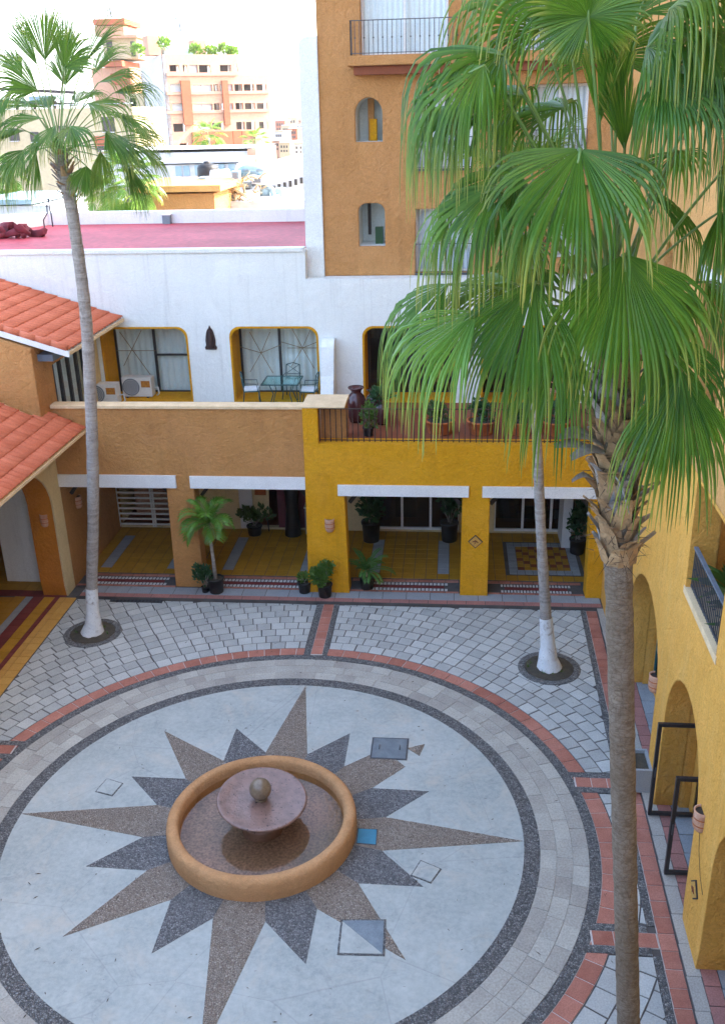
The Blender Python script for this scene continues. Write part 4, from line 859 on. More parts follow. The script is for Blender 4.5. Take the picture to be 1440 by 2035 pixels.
# upper block
MB().prism([[(-9.88, 4.3), (-9.88, 6.58), (-14, 7.88), (-14, 4.3)]], lambda u, v, w: (u, w, v), 21.2, 22.25).build('wall', m_brown, LW, 'ochre upper wall')
MB().box(-9.92, -9.5, 21.5, 22.3, 6.22, 6.38).build('beam', m_slate, LW)
MB().box(-9.95, -9.88, 22.26, 24.4, 5.95, 6.6).build('wall', m_brown, LW); MB().box(-10.2, -9.88, 24.4, 25.38, 4.1, 6.6).build('wall', m_cream, LW)
wd = MB()
for y in (22.32, 22.8, 23.35, 23.9, 24.36): wd.box(-9.98, -9.90, y-.05, y+.05, 4.1, 5.95)
wd.box(-9.98, -9.90, 22.27, 24.4, 4.1, 4.16); wd = wd.build('window', m_black, LW); MB().add([(-9.94, 22.3, 4.1), (-9.94, 24.38, 4.1), (-9.94, 24.38, 5.95), (-9.94, 22.3, 5.95)], [(0, 1, 2, 3)]).build('pane', m_glass, wd); curtain(MB(), 22.3, 24.38, -10.1, 4.1, 5.95, .18, .03, 'y').build('curtain', m_curtain, wd)
# ------------------------------------------------------------------ fan palms
DOWN = Vector((0, 0, -1))
def blade(m, hub, axis, normal, L, half, nseg, droop, split, R, cup=.18, costa=.35, steps=10, side=.32):
    """costapalmate leaf blade: pleated segments joined near the hub, free and drooping beyond"""
    a = axis.normalized(); n = (normal-a*normal.dot(a)).normalized(); b = n.cross(a); dth = 2*half/nseg
    for i in range(nseg):
        if R.random() < .035: continue
        t_ = -1+2*(i+.5)/nseg; th = (t_+R.uniform(-.25, .25)/nseg)*half; d0 = (a*cos(th)+b*sin(th)); side0 = (b*cos(th)-a*sin(th))
        d = (d0+n*(cup*abs(t_)+R.uniform(-.03, .03))).normalized(); ln = L*(1-side*t_*t_)*R.uniform(.9, 1.08); sp = split*R.uniform(.88, 1.1)
        p = hub+d*(.02*L); ws = ln*sp*math.tan(dth/2)*1.04; rows = []; dr = droop*R.uniform(.7, 1.35)*(3.0 if R.random() < .05 else 1); wind = Vector((R.uniform(-.12, .12), R.uniform(-.12, .12), 0))
        for k in range(steps+1):
            s_ = k/steps
            if s_ <= sp: wd = ws*(s_/sp)+.0015
            else: wd = ws*(1-.32*min(1, (s_-sp)/.12))*max(0, 1-((s_-sp)/(1-sp)))**.6+.0012
            sd_ = side0-d*side0.dot(d)
            sd_ = sd_.normalized() if sd_.length > 1e-4 else side0
            nn = d.cross(sd_).normalized(); nn = -nn if nn.dot(n) < 0 and s_ <= sp else nn
            fold = wd*(.85 if s_ <= sp else .8)
            rows.append((p-sd_*wd, p+nn*fold, p+sd_*wd))
            step = ln/steps
            bend = costa*.09 if s_ < sp*.75 else dr*(.16+.9*(s_-sp*.75)/(1-sp*.75))
            d = (d+DOWN*bend+wind*(.3 if s_ > sp else 0)).normalized(); p = p+d*step
        v = [q for r in rows for q in r]; f = []
        for k in range(steps):
            o_ = 3*k; f += [(o_, o_+1, o_+4, o_+3), (o_+1, o_+2, o_+5, o_+4)]
        m.add(v, f, False); m.steps = steps
def frond(tree, heart, hub, axis, normal, L, half, nseg, droop, split, R, leaf, pr=.018, **kw):
    m = MB(); blade(m, hub, axis, normal, L, half, nseg, droop, split, R, **kw)
    fo = m.build('frond', leaf, tree, fix=False)
    at = fo.data.attributes.new('tip', 'FLOAT', 'POINT'); W3 = 3*(m.steps+1); at.data.foreach_set('value', [((i % W3)//3)/m.steps for i in range(len(m.v))])
    d0 = (hub-heart); mid = heart+d0*.5+Vector((0, 0, .10*d0.length)); pts = []
    for i in range(9):
        t_ = i/8; pts.append(heart*(1-t_)**2+mid*2*t_*(1-t_)+hub*t_*t_)
    pts.append(hub+axis.normalized()*.10*L)
    MB().tube(pts, [pr*1.7, pr*1.4, pr*1.2, pr*1.1]+[pr]*5+[pr*.5], 7, flat=.6).build('petiole', m_petiole, fo, fix=False)
    return fo
def trunk_mesh(tree, pts, rr, mat, n=18, seed=1, ring=.10):
    """ringed trunk along a smooth line"""
    R = random.Random(seed); P = [Vector(p) for p in pts]; out = []; rad_ = []
    segs = len(P)-1
    for i in range(segs):
        a, b = P[i], P[i+1]; a0 = P[i-1] if i else a*2-b; b1 = P[i+2] if i+2 <= segs else b*2-a; k = max(2, int((b-a).length/ring))
        for j in range(k):
            t_ = j/k; q = .5*((2*a)+(b-a0)*t_+(2*a0-5*a+4*b-b1)*t_**2+(3*a-a0-3*b+b1)*t_**3)
            out.append(q); rad_.append((rr[i]*(1-t_)+rr[i+1]*t_)*(1+R.uniform(-.04, .045)))
    out.append(P[-1]); rad_.append(rr[-1])
    return MB().tube(out, rad_, n).build('trunk', mat, tree)
# ---- thick palm near the footway
NPALM = thing('fan_palm', 'tall fan palm with thick brown trunk and shaggy leaf bases beside the arched wing', 'palm tree', NP, 'fan palms of the courtyard')
axis_pt = lambda z: Vector((2.235-.100*z+.0, 7.45, z))
trunk_mesh(NPALM, [axis_pt(-.05), axis_pt(.4), axis_pt(2), axis_pt(4), axis_pt(6), axis_pt(7.6), axis_pt(8.4), axis_pt(9.3), axis_pt(10.0)], [.22, .14, .120, .117, .116, .119, .13, .15, .14], m_bark, 20, 1, .06)
R = random.Random(21)
k = 0
for zi in range(15):                                 # cut leaf bases in a spiral
    z = 7.98+zi*.115
    for j in range(7):
        an = j*2*pi/7+zi*.45+R.uniform(-.15, .15); c = axis_pt(z); out = Vector((cos(an), sin(an), 0)); tng = Vector((-sin(an), cos(an), 0))
        L = R.uniform(.17, .30); lift = R.uniform(.5, 1.0); d1 = (Vector((0, 0, 1))*lift+out*R.uniform(.22, .55)).normalized(); w0 = R.uniform(.07, .105); base = c+out*.115; mid = base+d1*L*.55; tip = base+d1*L+out*R.uniform(0, .07)
        w1, w2_ = w0*.72, w0*R.uniform(.35, .6); th = out*.02; vtx = []
        for p_, w_, tt in ((base-Vector((0, 0, .05)), w0, 1.0), (mid, w1, 1.2), (tip, w2_, .9)):
            vtx += [p_-tng*w_, p_+th*.8*tt, p_+tng*w_, p_-th*.6*tt]
        f = []
        for r_ in range(2):
            for q in range(4): f.append((4*r_+q, 4*r_+(q+1) % 4, 4*r_+4+(q+1) % 4, 4*r_+4+q))
        f.append((8, 9, 10, 11)); MB().add(vtx, f).build('leaf_base', m_boot if R.random() < .75 else m_deadleaf, NPALM)
m = MB()
for i in range(420):                                 # loose fibre between the leaf bases
    z = R.uniform(7.95, 9.8); an = R.uniform(0, 2*pi); out = Vector((cos(an), sin(an), 0)); p = axis_pt(z)+out*R.uniform(.15, .24); d = Vector((R.uniform(-1, 1), R.uniform(-1, 1), R.uniform(-1.3, .6))).normalized(); q = p+d*R.uniform(.06, .2); s_ = d.cross(out).normalized()*.004
    m.add([p-s_, p+s_, q], [(0, 1, 2)])
o = m.build('fibre', m_fibre, NPALM, fix=False); o['kind'] = 'stuff'
PY = 7.45
for (b, t2, w_) in (((1195, 885), (1110, 862), .05), ((1190, 905), (1100, 880), .045), ((1200, 900), (1132, 905), .06), ((1190, 880), (1118, 850), .035), ((1215, 940), (1250, 1015), .03), ((1180, 955), (1135, 950), .03)):   # dry leaf stubs
    p0 = F(*b, PY-.16); p1 = F(*t2, PY-.40); dd = p1-p0; sd_ = Vector((0, 0, 1)).cross(dd).normalized(); m = MB(); v = []
    for i in range(6):
        t_ = i/5; c = p0+dd*t_+Vector((0, 0, .05*sin(pi*t_)-.03*t_)); wv = w_*(.35+1.1*t_)*(1-.6*max(0, t_-.6)/.4); v += [c-sd_*wv*.3+Vector((0, 0, wv*.4)), c+Vector((0, 0, wv)), c+sd_*wv*.3-Vector((0, 0, wv*.5))]
    f = []
    for i in range(5): f += [(3*i, 3*i+1, 3*i+4, 3*i+3), (3*i+1, 3*i+2, 3*i+5, 3*i+4)]
    m.add(v, f, True).build('dry_leaf_stub', m_deadleaf, NPALM)
H0 = F(1212, 640, PY)                                # heart of the crown
TOCAM = Vector((-.15, -.9, .35))
def px_frond(hub, tip, L, half, droop, split=.55, nrm=None, nseg=46, heart=None, cup=.18, costa=.35, seed=0, pr=.017, leaf=None, side=.32):
    h = F(*hub); t_ = F(*tip); R = random.Random(seed+int(hub[0]*7+hub[1]))
    hh = heart or (H0+Vector((R.uniform(-.08, .08), R.uniform(-.08, .08), R.uniform(-.1, .15))))
    return frond(NPALM, hh, h, t_-h, nrm or TOCAM, L, rad(half), nseg, droop, split, R, leaf or m_leaf, pr, cup=cup, costa=costa, side=side)
UPV = Vector((-.1, -.35, .95))
px_frond((1168, 34, 6.95), (1172, -160, 6.7), .46, 168, .12, .72, Vector((.05, -1, .12)), 64, side=.45)            # round fan at the top
px_frond((1152, 296, 6.55), (1120, 470, 6.15), 1.10, 84, 1.1, .52, Vector((-.1, -.75, .65)), 54)         # fan in front, facing down
px_frond((1238, 505, 6.75), (1268, 760, 6.45), 1.22, 66, .8, .58, Vector((0, -1, .25)), 52)              # hanging fan below the heart
px_frond((1352, 735, 6.85), (1318, 1000, 6.75), 1.25, 50, .7, .55, Vector((.1, -1, .1)), 46)              # lower right hanging fan
px_frond((1062, 560, 6.75), (1005, 760, 6.5), 1.12, 56, .8, .55, Vector((-.2, -1, .25)), 46)               # lower left hanging fan
px_frond((948, 618, 6.7), (820, 715, 6.45), 1.15, 40, 1.5, .5, Vector((.15, -.7, .7)), 36, leaf=leafmat('bright fan leaf', (.10, .24, .03), (.16, .30, .05), (.07, .2, .04)))  # lighter green on this one frond
px_frond((1030, 345, 6.9), (820, 395, 6.7), 1.18, 89, 2.12, 0.42, UPV, 52, cup=.02, costa=1.1)
px_frond((985, 372, 6.6), (800, 470, 6.3), 1.03, 75, 2.04, 0.42, UPV, 46, cup=.02, costa=1.1)
px_frond((1010, 560, 7.3), (820, 585, 7.3), 1.06, 69, 2.21, 0.42, UPV, 40, cup=.02, costa=1.1)
px_frond((1000, 110, 7.0), (800, 70, 6.8), 1.12, 85, 2.12, 0.42, UPV, 52, cup=.02, costa=1.1)
px_frond((1040, 190, 7.5), (860, 170, 7.7), 1.18, 92, 2.21, 0.42, UPV, 50, cup=.02, costa=1.1)
px_frond((1075, 60, 7.6), (960, -60, 7.7), 1.18, 97, 2.04, 0.42, UPV, 50, cup=.02, costa=1.1)
px_frond((935, 215, 7.2), (830, 230, 7.2), 0.84, 80, 2.04, 0.42, UPV, 40, cup=.02, costa=1.1)
px_frond((1285, 95, 7.1), (1380, -20, 6.9), 1.18, 92, 1.95, 0.42, Vector((.1, -.45, .9)), 52, cup=.02, costa=1.1)
px_frond((1340, 130, 7.3), (1440, 70, 7.3), 1.12, 92, 2.12, 0.42, Vector((.15, -.4, .9)), 50, cup=.02, costa=1.1)
px_frond((1425, 350, 7.0), (1540, 345, 6.9), 1.06, 86, 2.04, 0.42, Vector((.15, -.4, .9)), 48, cup=.02, costa=1.1)
px_frond((1430, 420, 7.3), (1520, 520, 7.2), 1.12, 82, 1.70, 0.42, Vector((.15, -.6, .75)), 46, cup=.02, costa=1.1)
px_frond((1345, 300, 7.6), (1290, 360, 8.2), .7, 70, .7, .55, Vector((0, -.5, .85)), 40)
px_frond((1205, 120, 8.4), (1230, -60, 8.8), 1.12, 103, 1.36, 0.42, UPV, 46, cup=.02, costa=1.1)
#px_frond((1160, 600, 7.9), (1120, 800, 8.2), .9, 60, .8, .55, Vector((0, -1, .2)), 40)
px_frond((1285, 560, 7.9), (1330, 760, 8.1), 1.0, 60, .8, .55, Vector((0, -1, .2)), 40)
px_frond((890, 565, 7.1), (760, 640, 7.0), 1.15, 60, 2.2, .42, UPV, 48, cup=.02, costa=1.1)
px_frond((1120, 640, 7.05), (1060, 830, 6.95), 1.2, 45, 1.2, .5, Vector((-.1, -1, .2)), 40)
px_frond((1400, 560, 7.4), (1480, 640, 7.4), 1.1, 70, 2.0, .42, UPV, 46, cup=.02, costa=1.1)
px_frond((960, 130, 6.7), (820, 200, 6.5), 1.1, 72, 2.2, .42, UPV, 50, cup=.02, costa=1.1)
px_frond((1385, 60, 6.9), (1480, 120, 6.8), 1.1, 76, 2.2, .42, UPV, 50, cup=.02, costa=1.1)
px_frond((1300, 660, 7.0), (1395, 850, 6.9), 1.2, 48, 1.3, .5, Vector((.15, -1, .15)), 42)
px_frond((1330, 20, 6.9), (1420, -70, 6.7), 1.15, 80, 1.7, .45, UPV, 52, cup=.02, costa=.9)
px_frond((1265, 30, 7.6), (1320, -90, 7.8), 1.15, 80, 1.6, .45, UPV, 50, cup=.02, costa=.9)
px_frond((1120, 20, 7.2), (1060, -90, 7.2), 1.1, 78, 1.6, .45, UPV, 50, cup=.02, costa=.9)
px_frond((1390, 190, 7.5), (1500, 160, 7.5), 1.1, 76, 1.9, .45, UPV, 50, cup=.02, costa=1.0)
px_frond((1315, 150, 6.8), (1400, 190, 6.5), 1.0, 70, 1.8, .45, UPV, 48, cup=.02, costa=1.0)
px_frond((1120, 215, 7.8), (1010, 200, 8.1), 1.1, 78, 1.8, .45, UPV, 48, cup=.02, costa=1.0)
px_frond((1290, 385, 7.6), (1385, 420, 7.7), .9, 66, 1.6, .45, UPV, 44, cup=.02, costa=1.0)
for i, (hx, hy) in enumerate(((1190, 250), (1222, 230), (1240, 300))):   # young spears in the middle
    h = F(hx, hy, 7.3+.1*i); px_frond((hx, hy, 7.3+.1*i), (hx+10-12*i, hy-180, 7.2), .7, 16, .1, .85, seed=i, nseg=20)

# ---- random crowns for the other palms
def crown(tree, heart, n, pet, L, leaf, seed, nseg=34, droop=1.0, lowest=-55, steps=8):
    R = random.Random(seed)
    for i in range(n):
        u = (i+.5)/n; el = rad(84-(84-lowest)*u**.85); az = i*2.399963+R.uniform(-.25, .25); ho = Vector((cos(az), sin(az), 0))
        dirv = ho*cos(el)+Vector((0, 0, 1))*sin(el); pl = pet*R.uniform(.85, 1.15); hub = heart+dirv*pl+Vector((0, 0, -.12*u))
        ax_el = el-rad(18+38*u); axv = ho*cos(ax_el)+Vector((0, 0, 1))*sin(ax_el)
        nr = Vector((0, 0, 1))*cos(ax_el)-ho*sin(ax_el)+Vector((R.uniform(-.25, .25), R.uniform(-.25, .25), 0))
        frond(tree, heart+Vector((0, 0, -.25*u)), hub, axv, nr, L*R.uniform(.85, 1.1), rad(R.uniform(68, 98)), nseg, droop*(.35+.9*u)*R.uniform(.8, 1.2), .52, R, leaf, .016, cup=.12, steps=steps)
def boots(tree, pt, z0, z1, r, n, seed, mat1=None):
    R = random.Random(seed)
    for i in range(n):
        z = z0+(z1-z0)*(i/n)**.9; an = i*2.4; c = pt(z); out = Vector((cos(an), sin(an), 0)); tng = Vector((-sin(an), cos(an), 0)); L = R.uniform(.16, .32); d1 = (Vector((0, 0, R.uniform(.3, 1)))+out*R.uniform(.5, 1)).normalized(); b = c+out*r*.8; v = []
        for t_, w_ in ((0, .06), (.55, .042), (1, .025)): p = b+d1*L*t_; v += [p-tng*w_, p+out*.018, p+tng*w_, p-out*.014]
        f = [(4*a_+q, 4*a_+(q+1) % 4, 4*a_+4+(q+1) % 4, 4*a_+4+q) for a_ in range(2) for q in range(4)]+[(8, 9, 10, 11)]
        MB().add(v, f).build('leaf_base', mat1 or (m_boot if R.random() < .5 else m_deadleaf), tree)
def whitewash(tree, pts, rr):
    R = random.Random(4); m = MB(); n = 20; P = []; Q = []
    for i in range(len(pts)-1):
        for j in range(4): t_ = j/4; P.append(Vector(pts[i]).lerp(Vector(pts[i+1]), t_)); Q.append((rr[i]*(1-t_)+rr[i+1]*t_)*(1+R.uniform(-.02, .02)))
    P.append(Vector(pts[-1])); Q.append(rr[-1]); m.tube(P, Q, n, caps=False).build('whitewash', m_whitewash, tree)
LPALM = thing('fan_palm', 'slender curved fan palm with whitewashed foot by the clay-tile roofs', 'palm tree', LP, 'fan palms of the courtyard')
lp = [LP+Vector((0, 0, -.05)), Vector((-8.56, 19.39, .35)), Vector((-8.47, 19.39, 1.22)), Vector((-8.22, 19.39, 2.8)), Vector((-8.02, 19.39, 4.29)), Vector((-7.83, 19.39, 6.1)), Vector((-7.70, 19.39, 7.8)), Vector((-7.69, 19.39, 9.73)), Vector((-7.74, 19.39, 10.4)), Vector((-7.80, 19.39, 10.9))]
trunk_mesh(LPALM, lp, [.22, .155, .134, .132, .132, .128, .125, .12, .14, .11], m_bark2, 14, 3, .12)
whitewash(LPALM, [lp[0]+Vector((0, 0, .06)), lp[1]+Vector((0, 0, -.1)), lp[1]+Vector((.02, 0, .2)), lp[2]+Vector((0, 0, .03))], [.29, .205, .158, .142])
boots(LPALM, lambda z: Vector((-7.69-.06*(z-9.7), 19.39, z)), 10.0, 10.95, .15, 46, 6)
HL = Vector((-7.80, 19.39, 11.05))
def lf_(hub, tip, L, half, droop, split=.55, nrm=None, nseg=38, cup=.12):
    h = F(*hub); R = random.Random(int(hub[0]*13+hub[1])); frond(LPALM, HL+Vector((R.uniform(-.05, .05), R.uniform(-.05, .05), R.uniform(-.15, .05))), h, F(*tip)-h, nrm or UPV, L*1.06, rad(half*.64), nseg, droop*1.15, split, R, m_leafl, .016, cup=cup, steps=8)
FR = Vector((0, -1, .15))
lf_((90, 120, 19.2), (82, 0, 19.0), 1.05, 62, .15, .66, FR); lf_((75, 130, 19.6), (20, 20, 19.8), 1.15, 30, .2, .6, FR); lf_((128, 140, 19.7), (127, 0, 20), 1.2, 34, .2, .6, FR)
lf_((128, 135, 19.0), (165, 65, 18.7), .92, 80, .35, .62, Vector((.2, -.9, .2))); lf_((165, 130, 19.2), (225, 40, 19.1), 1.3, 34, .3, .6, Vector((-.3, -.8, .3)), cup=.3)
lf_((185, 150, 19.8), (240, 70, 20.2), 1.1, 60, .6); lf_((75, 180, 19.0), (25, 150, 18.7), .95, 75, .45, .6, Vector((-.2, -.8, .5))); lf_((45, 150, 19.8), (0, 100, 20), 1.0, 55, .5)
lf_((195, 165, 19.3), (290, 130, 19.1), 1.15, 60, .8); lf_((225, 185, 19.5), (320, 165, 19.3), 1.15, 60, .9); lf_((175, 205, 18.9), (250, 215, 18.6), 1.1, 70, 1.0); lf_((205, 225, 19.9), (290, 240, 20.4), 1.1, 70, 1.0)
lf_((225, 275, 19.1), (320, 305, 18.7), 1.2, 62, .85, .6, Vector((.2, -.6, .75))); lf_((235, 300, 19.6), (310, 385, 19.6), 1.2, 60, .9); lf_((255, 260, 20), (330, 270, 20.3), 1.0, 60, 1.0)
lf_((85, 235, 19.1), (10, 240, 18.9), 1.15, 68, 1.0); lf_((60, 210, 19.9), (-30, 200, 20.1), 1.15, 68, 1.0); lf_((50, 260, 19.4), (-40, 275, 19.3), 1.1, 65, 1.0); lf_((48, 298, 19.1), (10, 345, 18.9), .85, 75, .7, .6, Vector((-.3, -1, .1)))
lf_((140, 250, 18.7), (150, 290, 18.1), 1.0, 85, 1.1); lf_((110, 250, 18.8), (70, 300, 18.3), .9, 70, 1.1); lf_((172, 330, 18.9), (165, 410, 18.7), .72, 95, .55, .62, FR); lf_((72, 300, 19.0), (60, 400, 18.9), 1.05, 35, .9, .55, FR)
lf_((200, 300, 18.9), (210, 400, 18.7), 1.0, 55, .9, .5, FR); lf_((20, 320, 19.6), (0, 400, 19.6), 1.0, 60, .9, .5, FR); lf_((30, 175, 19.3), (-10, 230, 19.1), 1.0, 55, .9)
lf_((100, 215, 20.3), (60, 180, 20.9), 1.0, 75, .9); lf_((150, 205, 20.3), (190, 170, 20.9), 1.0, 75, .9); lf_((250, 330, 19.3), (300, 420, 19.2), 1.0, 40, .9, .5, FR)
lf_((130, 170, 20.4), (135, 60, 20.8), 1.0, 70, .5, .6, FR)
lf_((240, 230, 19.0), (310, 260, 18.7), 1.0, 60, 1.2); lf_((210, 260, 18.7), (260, 320, 18.4), 1.0, 60, 1.2); lf_((270, 290, 19.8), (330, 330, 20.0), 1.0, 55, 1.2); lf_((90, 275, 18.8), (40, 320, 18.5), .95, 60, 1.2); lf_((20, 245, 19.0), (-40, 260, 18.8), 1.0, 60, 1.2)
MPALM = thing('fan_palm', 'slender fan palm with whitewashed foot in front of the yellow arcade', 'palm tree', MP, 'fan palms of the courtyard')
mp = [MP+Vector((0, 0, -.05)), Vector((2.22, 18.39, .35)), Vector((2.09, 18.39, 1.63)), Vector((1.93, 18.39, 3.2)), Vector((1.82, 18.39, 4.43)), Vector((1.70, 18.39, 5.8)), Vector((1.61, 18.39, 7.16)), Vector((1.56, 18.39, 8.6)), Vector((1.53, 18.39, 9.6))]
trunk_mesh(MPALM, mp, [.21, .15, .118, .108, .104, .10, .10, .10, .13], m_bark2, 14, 5, .12)
whitewash(MPALM, [mp[0]+Vector((0, 0, .06)), mp[1]+Vector((0, 0, -.1)), mp[1]+Vector((-.01, 0, .2)), Vector((2.12, 18.39, 1.30))], [.29, .215, .165, .14])
boots(MPALM, lambda z: Vector((1.55, 18.39, z)), 8.9, 9.7, .15, 24, 8)
HM = Vector((1.53, 18.39, 9.75))
crown(MPALM, HM, 24, 1.05, .95, m_leafl, 12)
# low side fronds of the middle palm that hang in front of the tower window
h = F(905, 215, 18.0); frond(MPALM, HM, h, F(810, 235, 17.9)-h, UPV, 1.0, rad(60), 34, 1.2, .5, random.Random(2), m_leafl, .015, cup=.05)

# ------------------------------------------------------------------ potted and climbing plants
def leaf_cluster(m, c, rx, ry, rz, n, size, R, up=.3):
    for i in range(n):
        while True:
            d = Vector((R.uniform(-1, 1), R.uniform(-1, 1), R.uniform(-1, 1)))
            if d.length < 1: break
        d = d*(.55+.45*R.random())/max(.35, d.length)*d.length**.5; p = Vector(c)+Vector((d.x*rx, d.y*ry, d.z*rz))
        g_ = (d*.8+Vector((R.uniform(-.6, .6), R.uniform(-.6, .6), R.uniform(-.3, .7)+up))).normalized(); s_ = g_.cross(Vector((R.uniform(-1, 1), R.uniform(-1, 1), R.uniform(-1, 1)))).normalized(); l = size*R.uniform(.6, 1.3); w_ = l*.34
        nn = g_.cross(s_)*l*.1
        m.add([p, p+g_*l*.45+s_*w_+nn, p+g_*l, p+g_*l*.45-s_*w_+nn], [(0, 1, 2, 3)], False)
    return m
def pot(o, c, r, h, mat, flare=1.2, n=22):
    c = Vector(c); MB().lathe([(.001, 0), (r/flare, 0), (r/flare*1.02, .02), (r*.97, h*.86), (r*1.06, h*.87), (r*1.07, h*.97), (r*1.0, h), (r*.9, h*.97), (r*.88, h*.9)], c, n).build('pot', mat, o)
    MB().lathe([(r*.89, h*.9), (.001, h*.92)], c, n).build('soil', m_soil, o)
def bush(name, label, c, r, h, potmat, rx, rz, n, size, leaf, seed, stems=7, lift=0.0, cat='potted plant'):
    o = thing(name, label, cat, c); R = random.Random(seed); c = Vector(c); pot(o, c, r, h, potmat)
    m = MB(); top = c+Vector((0, 0, h+rz*.8+lift))
    for i in range(stems):
        e = top+Vector((R.uniform(-1, 1)*rx*.7, R.uniform(-1, 1)*rx*.7, R.uniform(-.3, .6)*rz)); m.tube([c+Vector((R.uniform(-.3, .3)*r, R.uniform(-.3, .3)*r, h*.9)), (c+Vector((0, 0, h)))*.4+e*.6, e], [.012, .009, .004], 5)
    m.build('stem', m_bark2, o)
    m = MB()
    for i in range(7):
        q = top+Vector((R.uniform(-1, 1)*rx*.55, R.uniform(-1, 1)*rx*.55, R.uniform(-.5, .6)*rz)); leaf_cluster(m, q, rx*.55, rx*.55, rz*.5, n//7, size, R)
    m.build('foliage', leaf, o, fix=False); return o
def pinnate(m, base, dirv, L, n, ll, R, droop=.5, wid=.011):
    d = dirv.normalized(); p = base.copy(); side = d.cross(Vector((0, 0, 1)))
    side = side.normalized() if side.length > .05 else Vector((1, 0, 0)); pts = [p.copy()]; K = 10
    for k in range(K):
        d = (d+DOWN*droop*.22*(k+1)/K).normalized(); p = p+d*(L/K); pts.append(p.copy())
        for j in range(max(1, n//K)):
            q = pts[-2].lerp(p, (j+.5)/max(1, n//K)); t_ = (k+.5)/K; l = ll*(.45+1.3*t_*(1-t_)*1.6)*R.uniform(.85, 1.15)
            for s_ in (-1, 1):
                g_ = (side*s_*.9+d*.75+Vector((0, 0, .25))).normalized(); w_ = d*wid; e = q+g_*l+DOWN*l*.28
                mid = q+g_*l*.55; m.add([q-w_*.4, mid-w_, e, mid+w_], [(0, 1, 2, 3)])
    return pts
def feather_palm(name, label, c, trunk_h, r, n, L, ll, leaf, seed, potr=0, poth=0, cat='palm tree', lean=(0, 0), droop=.9, nl=30):
    o = thing(name, label, cat, c); c = Vector(c); R = random.Random(seed)
    if potr: pot(o, c, potr, poth, m_potblack)
    z0 = poth*.85 if potr else -.1; top = c+Vector((lean[0], lean[1], z0+trunk_h))
    MB().tube([c+Vector((0, 0, z0)), c+Vector((lean[0]*.3, lean[1]*.3, z0+trunk_h*.35)), c+Vector((lean[0]*.7, lean[1]*.7, z0+trunk_h*.7)), top], [r*1.3, r, r*.9, r*.85], 9).build('trunk', m_bark2, o)
    for i in range(n):
        u = (i+.5)/n; el = rad(80-75*u); az = i*2.4+R.uniform(-.2, .2); d = Vector((cos(az)*cos(el), sin(az)*cos(el), sin(el))); m = MB()
        pts = pinnate(m, top+Vector((0, 0, -.02)), d, L*R.uniform(.8, 1.1), nl, ll, R, droop); fo = m.build('frond', leaf, o, fix=False)
        MB().tube(pts, [r*.35]+[r*.2]*(len(pts)-1), 5).build('petiole', m_petiole, fo, fix=False)
    return o
zf = .085
feather_palm('potted_palm', 'young feather palm in a black pot against the brown pillar', (-6.03, 21.52, zf), 1.62, .045, 13, .80, .42, leafmat('feather palm leaf', (.07, .20, .02), (.14, .28, .03), (.05, .18, .03)), 3, .21, .42, 'potted palm', (-.05, 0), 1.5, 60)
bush('potted_bush', 'leafy green shrub in a black pot under the young feather palm', (-6.32, 21.50, zf), .10, .16, m_potblack, .27, .30, 420, .10, m_bushd, 5, lift=.1)
bush('potted_bush', 'bright yellow-green bush in a black pot at the pillar foot with a clay lamp', (-3.16, 21.42, zf), .19, .36, m_potblack, .40, .36, 1300, .085, m_bush, 6)
bush('potted_bush', 'small sparse plant in a tilted black pot beside the bright bush', (-3.72, 21.62, zf), .17, .30, m_potblack, .18, .14, 120, .09, m_bush, 7, 5)
# fern with arching leaves
o = thing('potted_fern', 'soft green fern in a black pot beside the yellow pillar', 'potted plant', (-2.12, 21.93, zf)); c = Vector((-2.12, 21.93, zf)); pot(o, c, .2, .36, m_potblack); R = random.Random(8)
MB().tube([c+Vector((0, 0, .3)), c+Vector((.02, 0, .55))], [.05, .035], 8).build('stem', m_clay, o)
for i in range(20):
    az = i*2.4; el = rad(R.uniform(5, 75)); d = Vector((cos(az)*cos(el), sin(az)*cos(el), sin(el))); m = MB(); pinnate(m, c+Vector((0, 0, .5)), d, R.uniform(.5, .8), 40, .17, R, 1.0, .014); m.build('frond', leafmat('fern leaf', (.05, .16, .03), (.10, .22, .05), (.05, .16, .05)) if i == 0 else bpy.data.materials['fern leaf'], o, fix=False)
# dim plants inside the arcade
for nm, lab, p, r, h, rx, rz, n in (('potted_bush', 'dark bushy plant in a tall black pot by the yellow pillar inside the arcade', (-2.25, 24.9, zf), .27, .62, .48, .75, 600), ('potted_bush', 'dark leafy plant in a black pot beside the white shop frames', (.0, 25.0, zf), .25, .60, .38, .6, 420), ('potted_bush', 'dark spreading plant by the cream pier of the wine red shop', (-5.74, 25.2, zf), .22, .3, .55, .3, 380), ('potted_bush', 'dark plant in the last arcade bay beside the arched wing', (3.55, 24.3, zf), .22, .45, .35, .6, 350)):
    bush(nm, lab, p, r, h, m_potblack, rx, rz, n, .15, m_bushd, int(p[0]*10)+40)
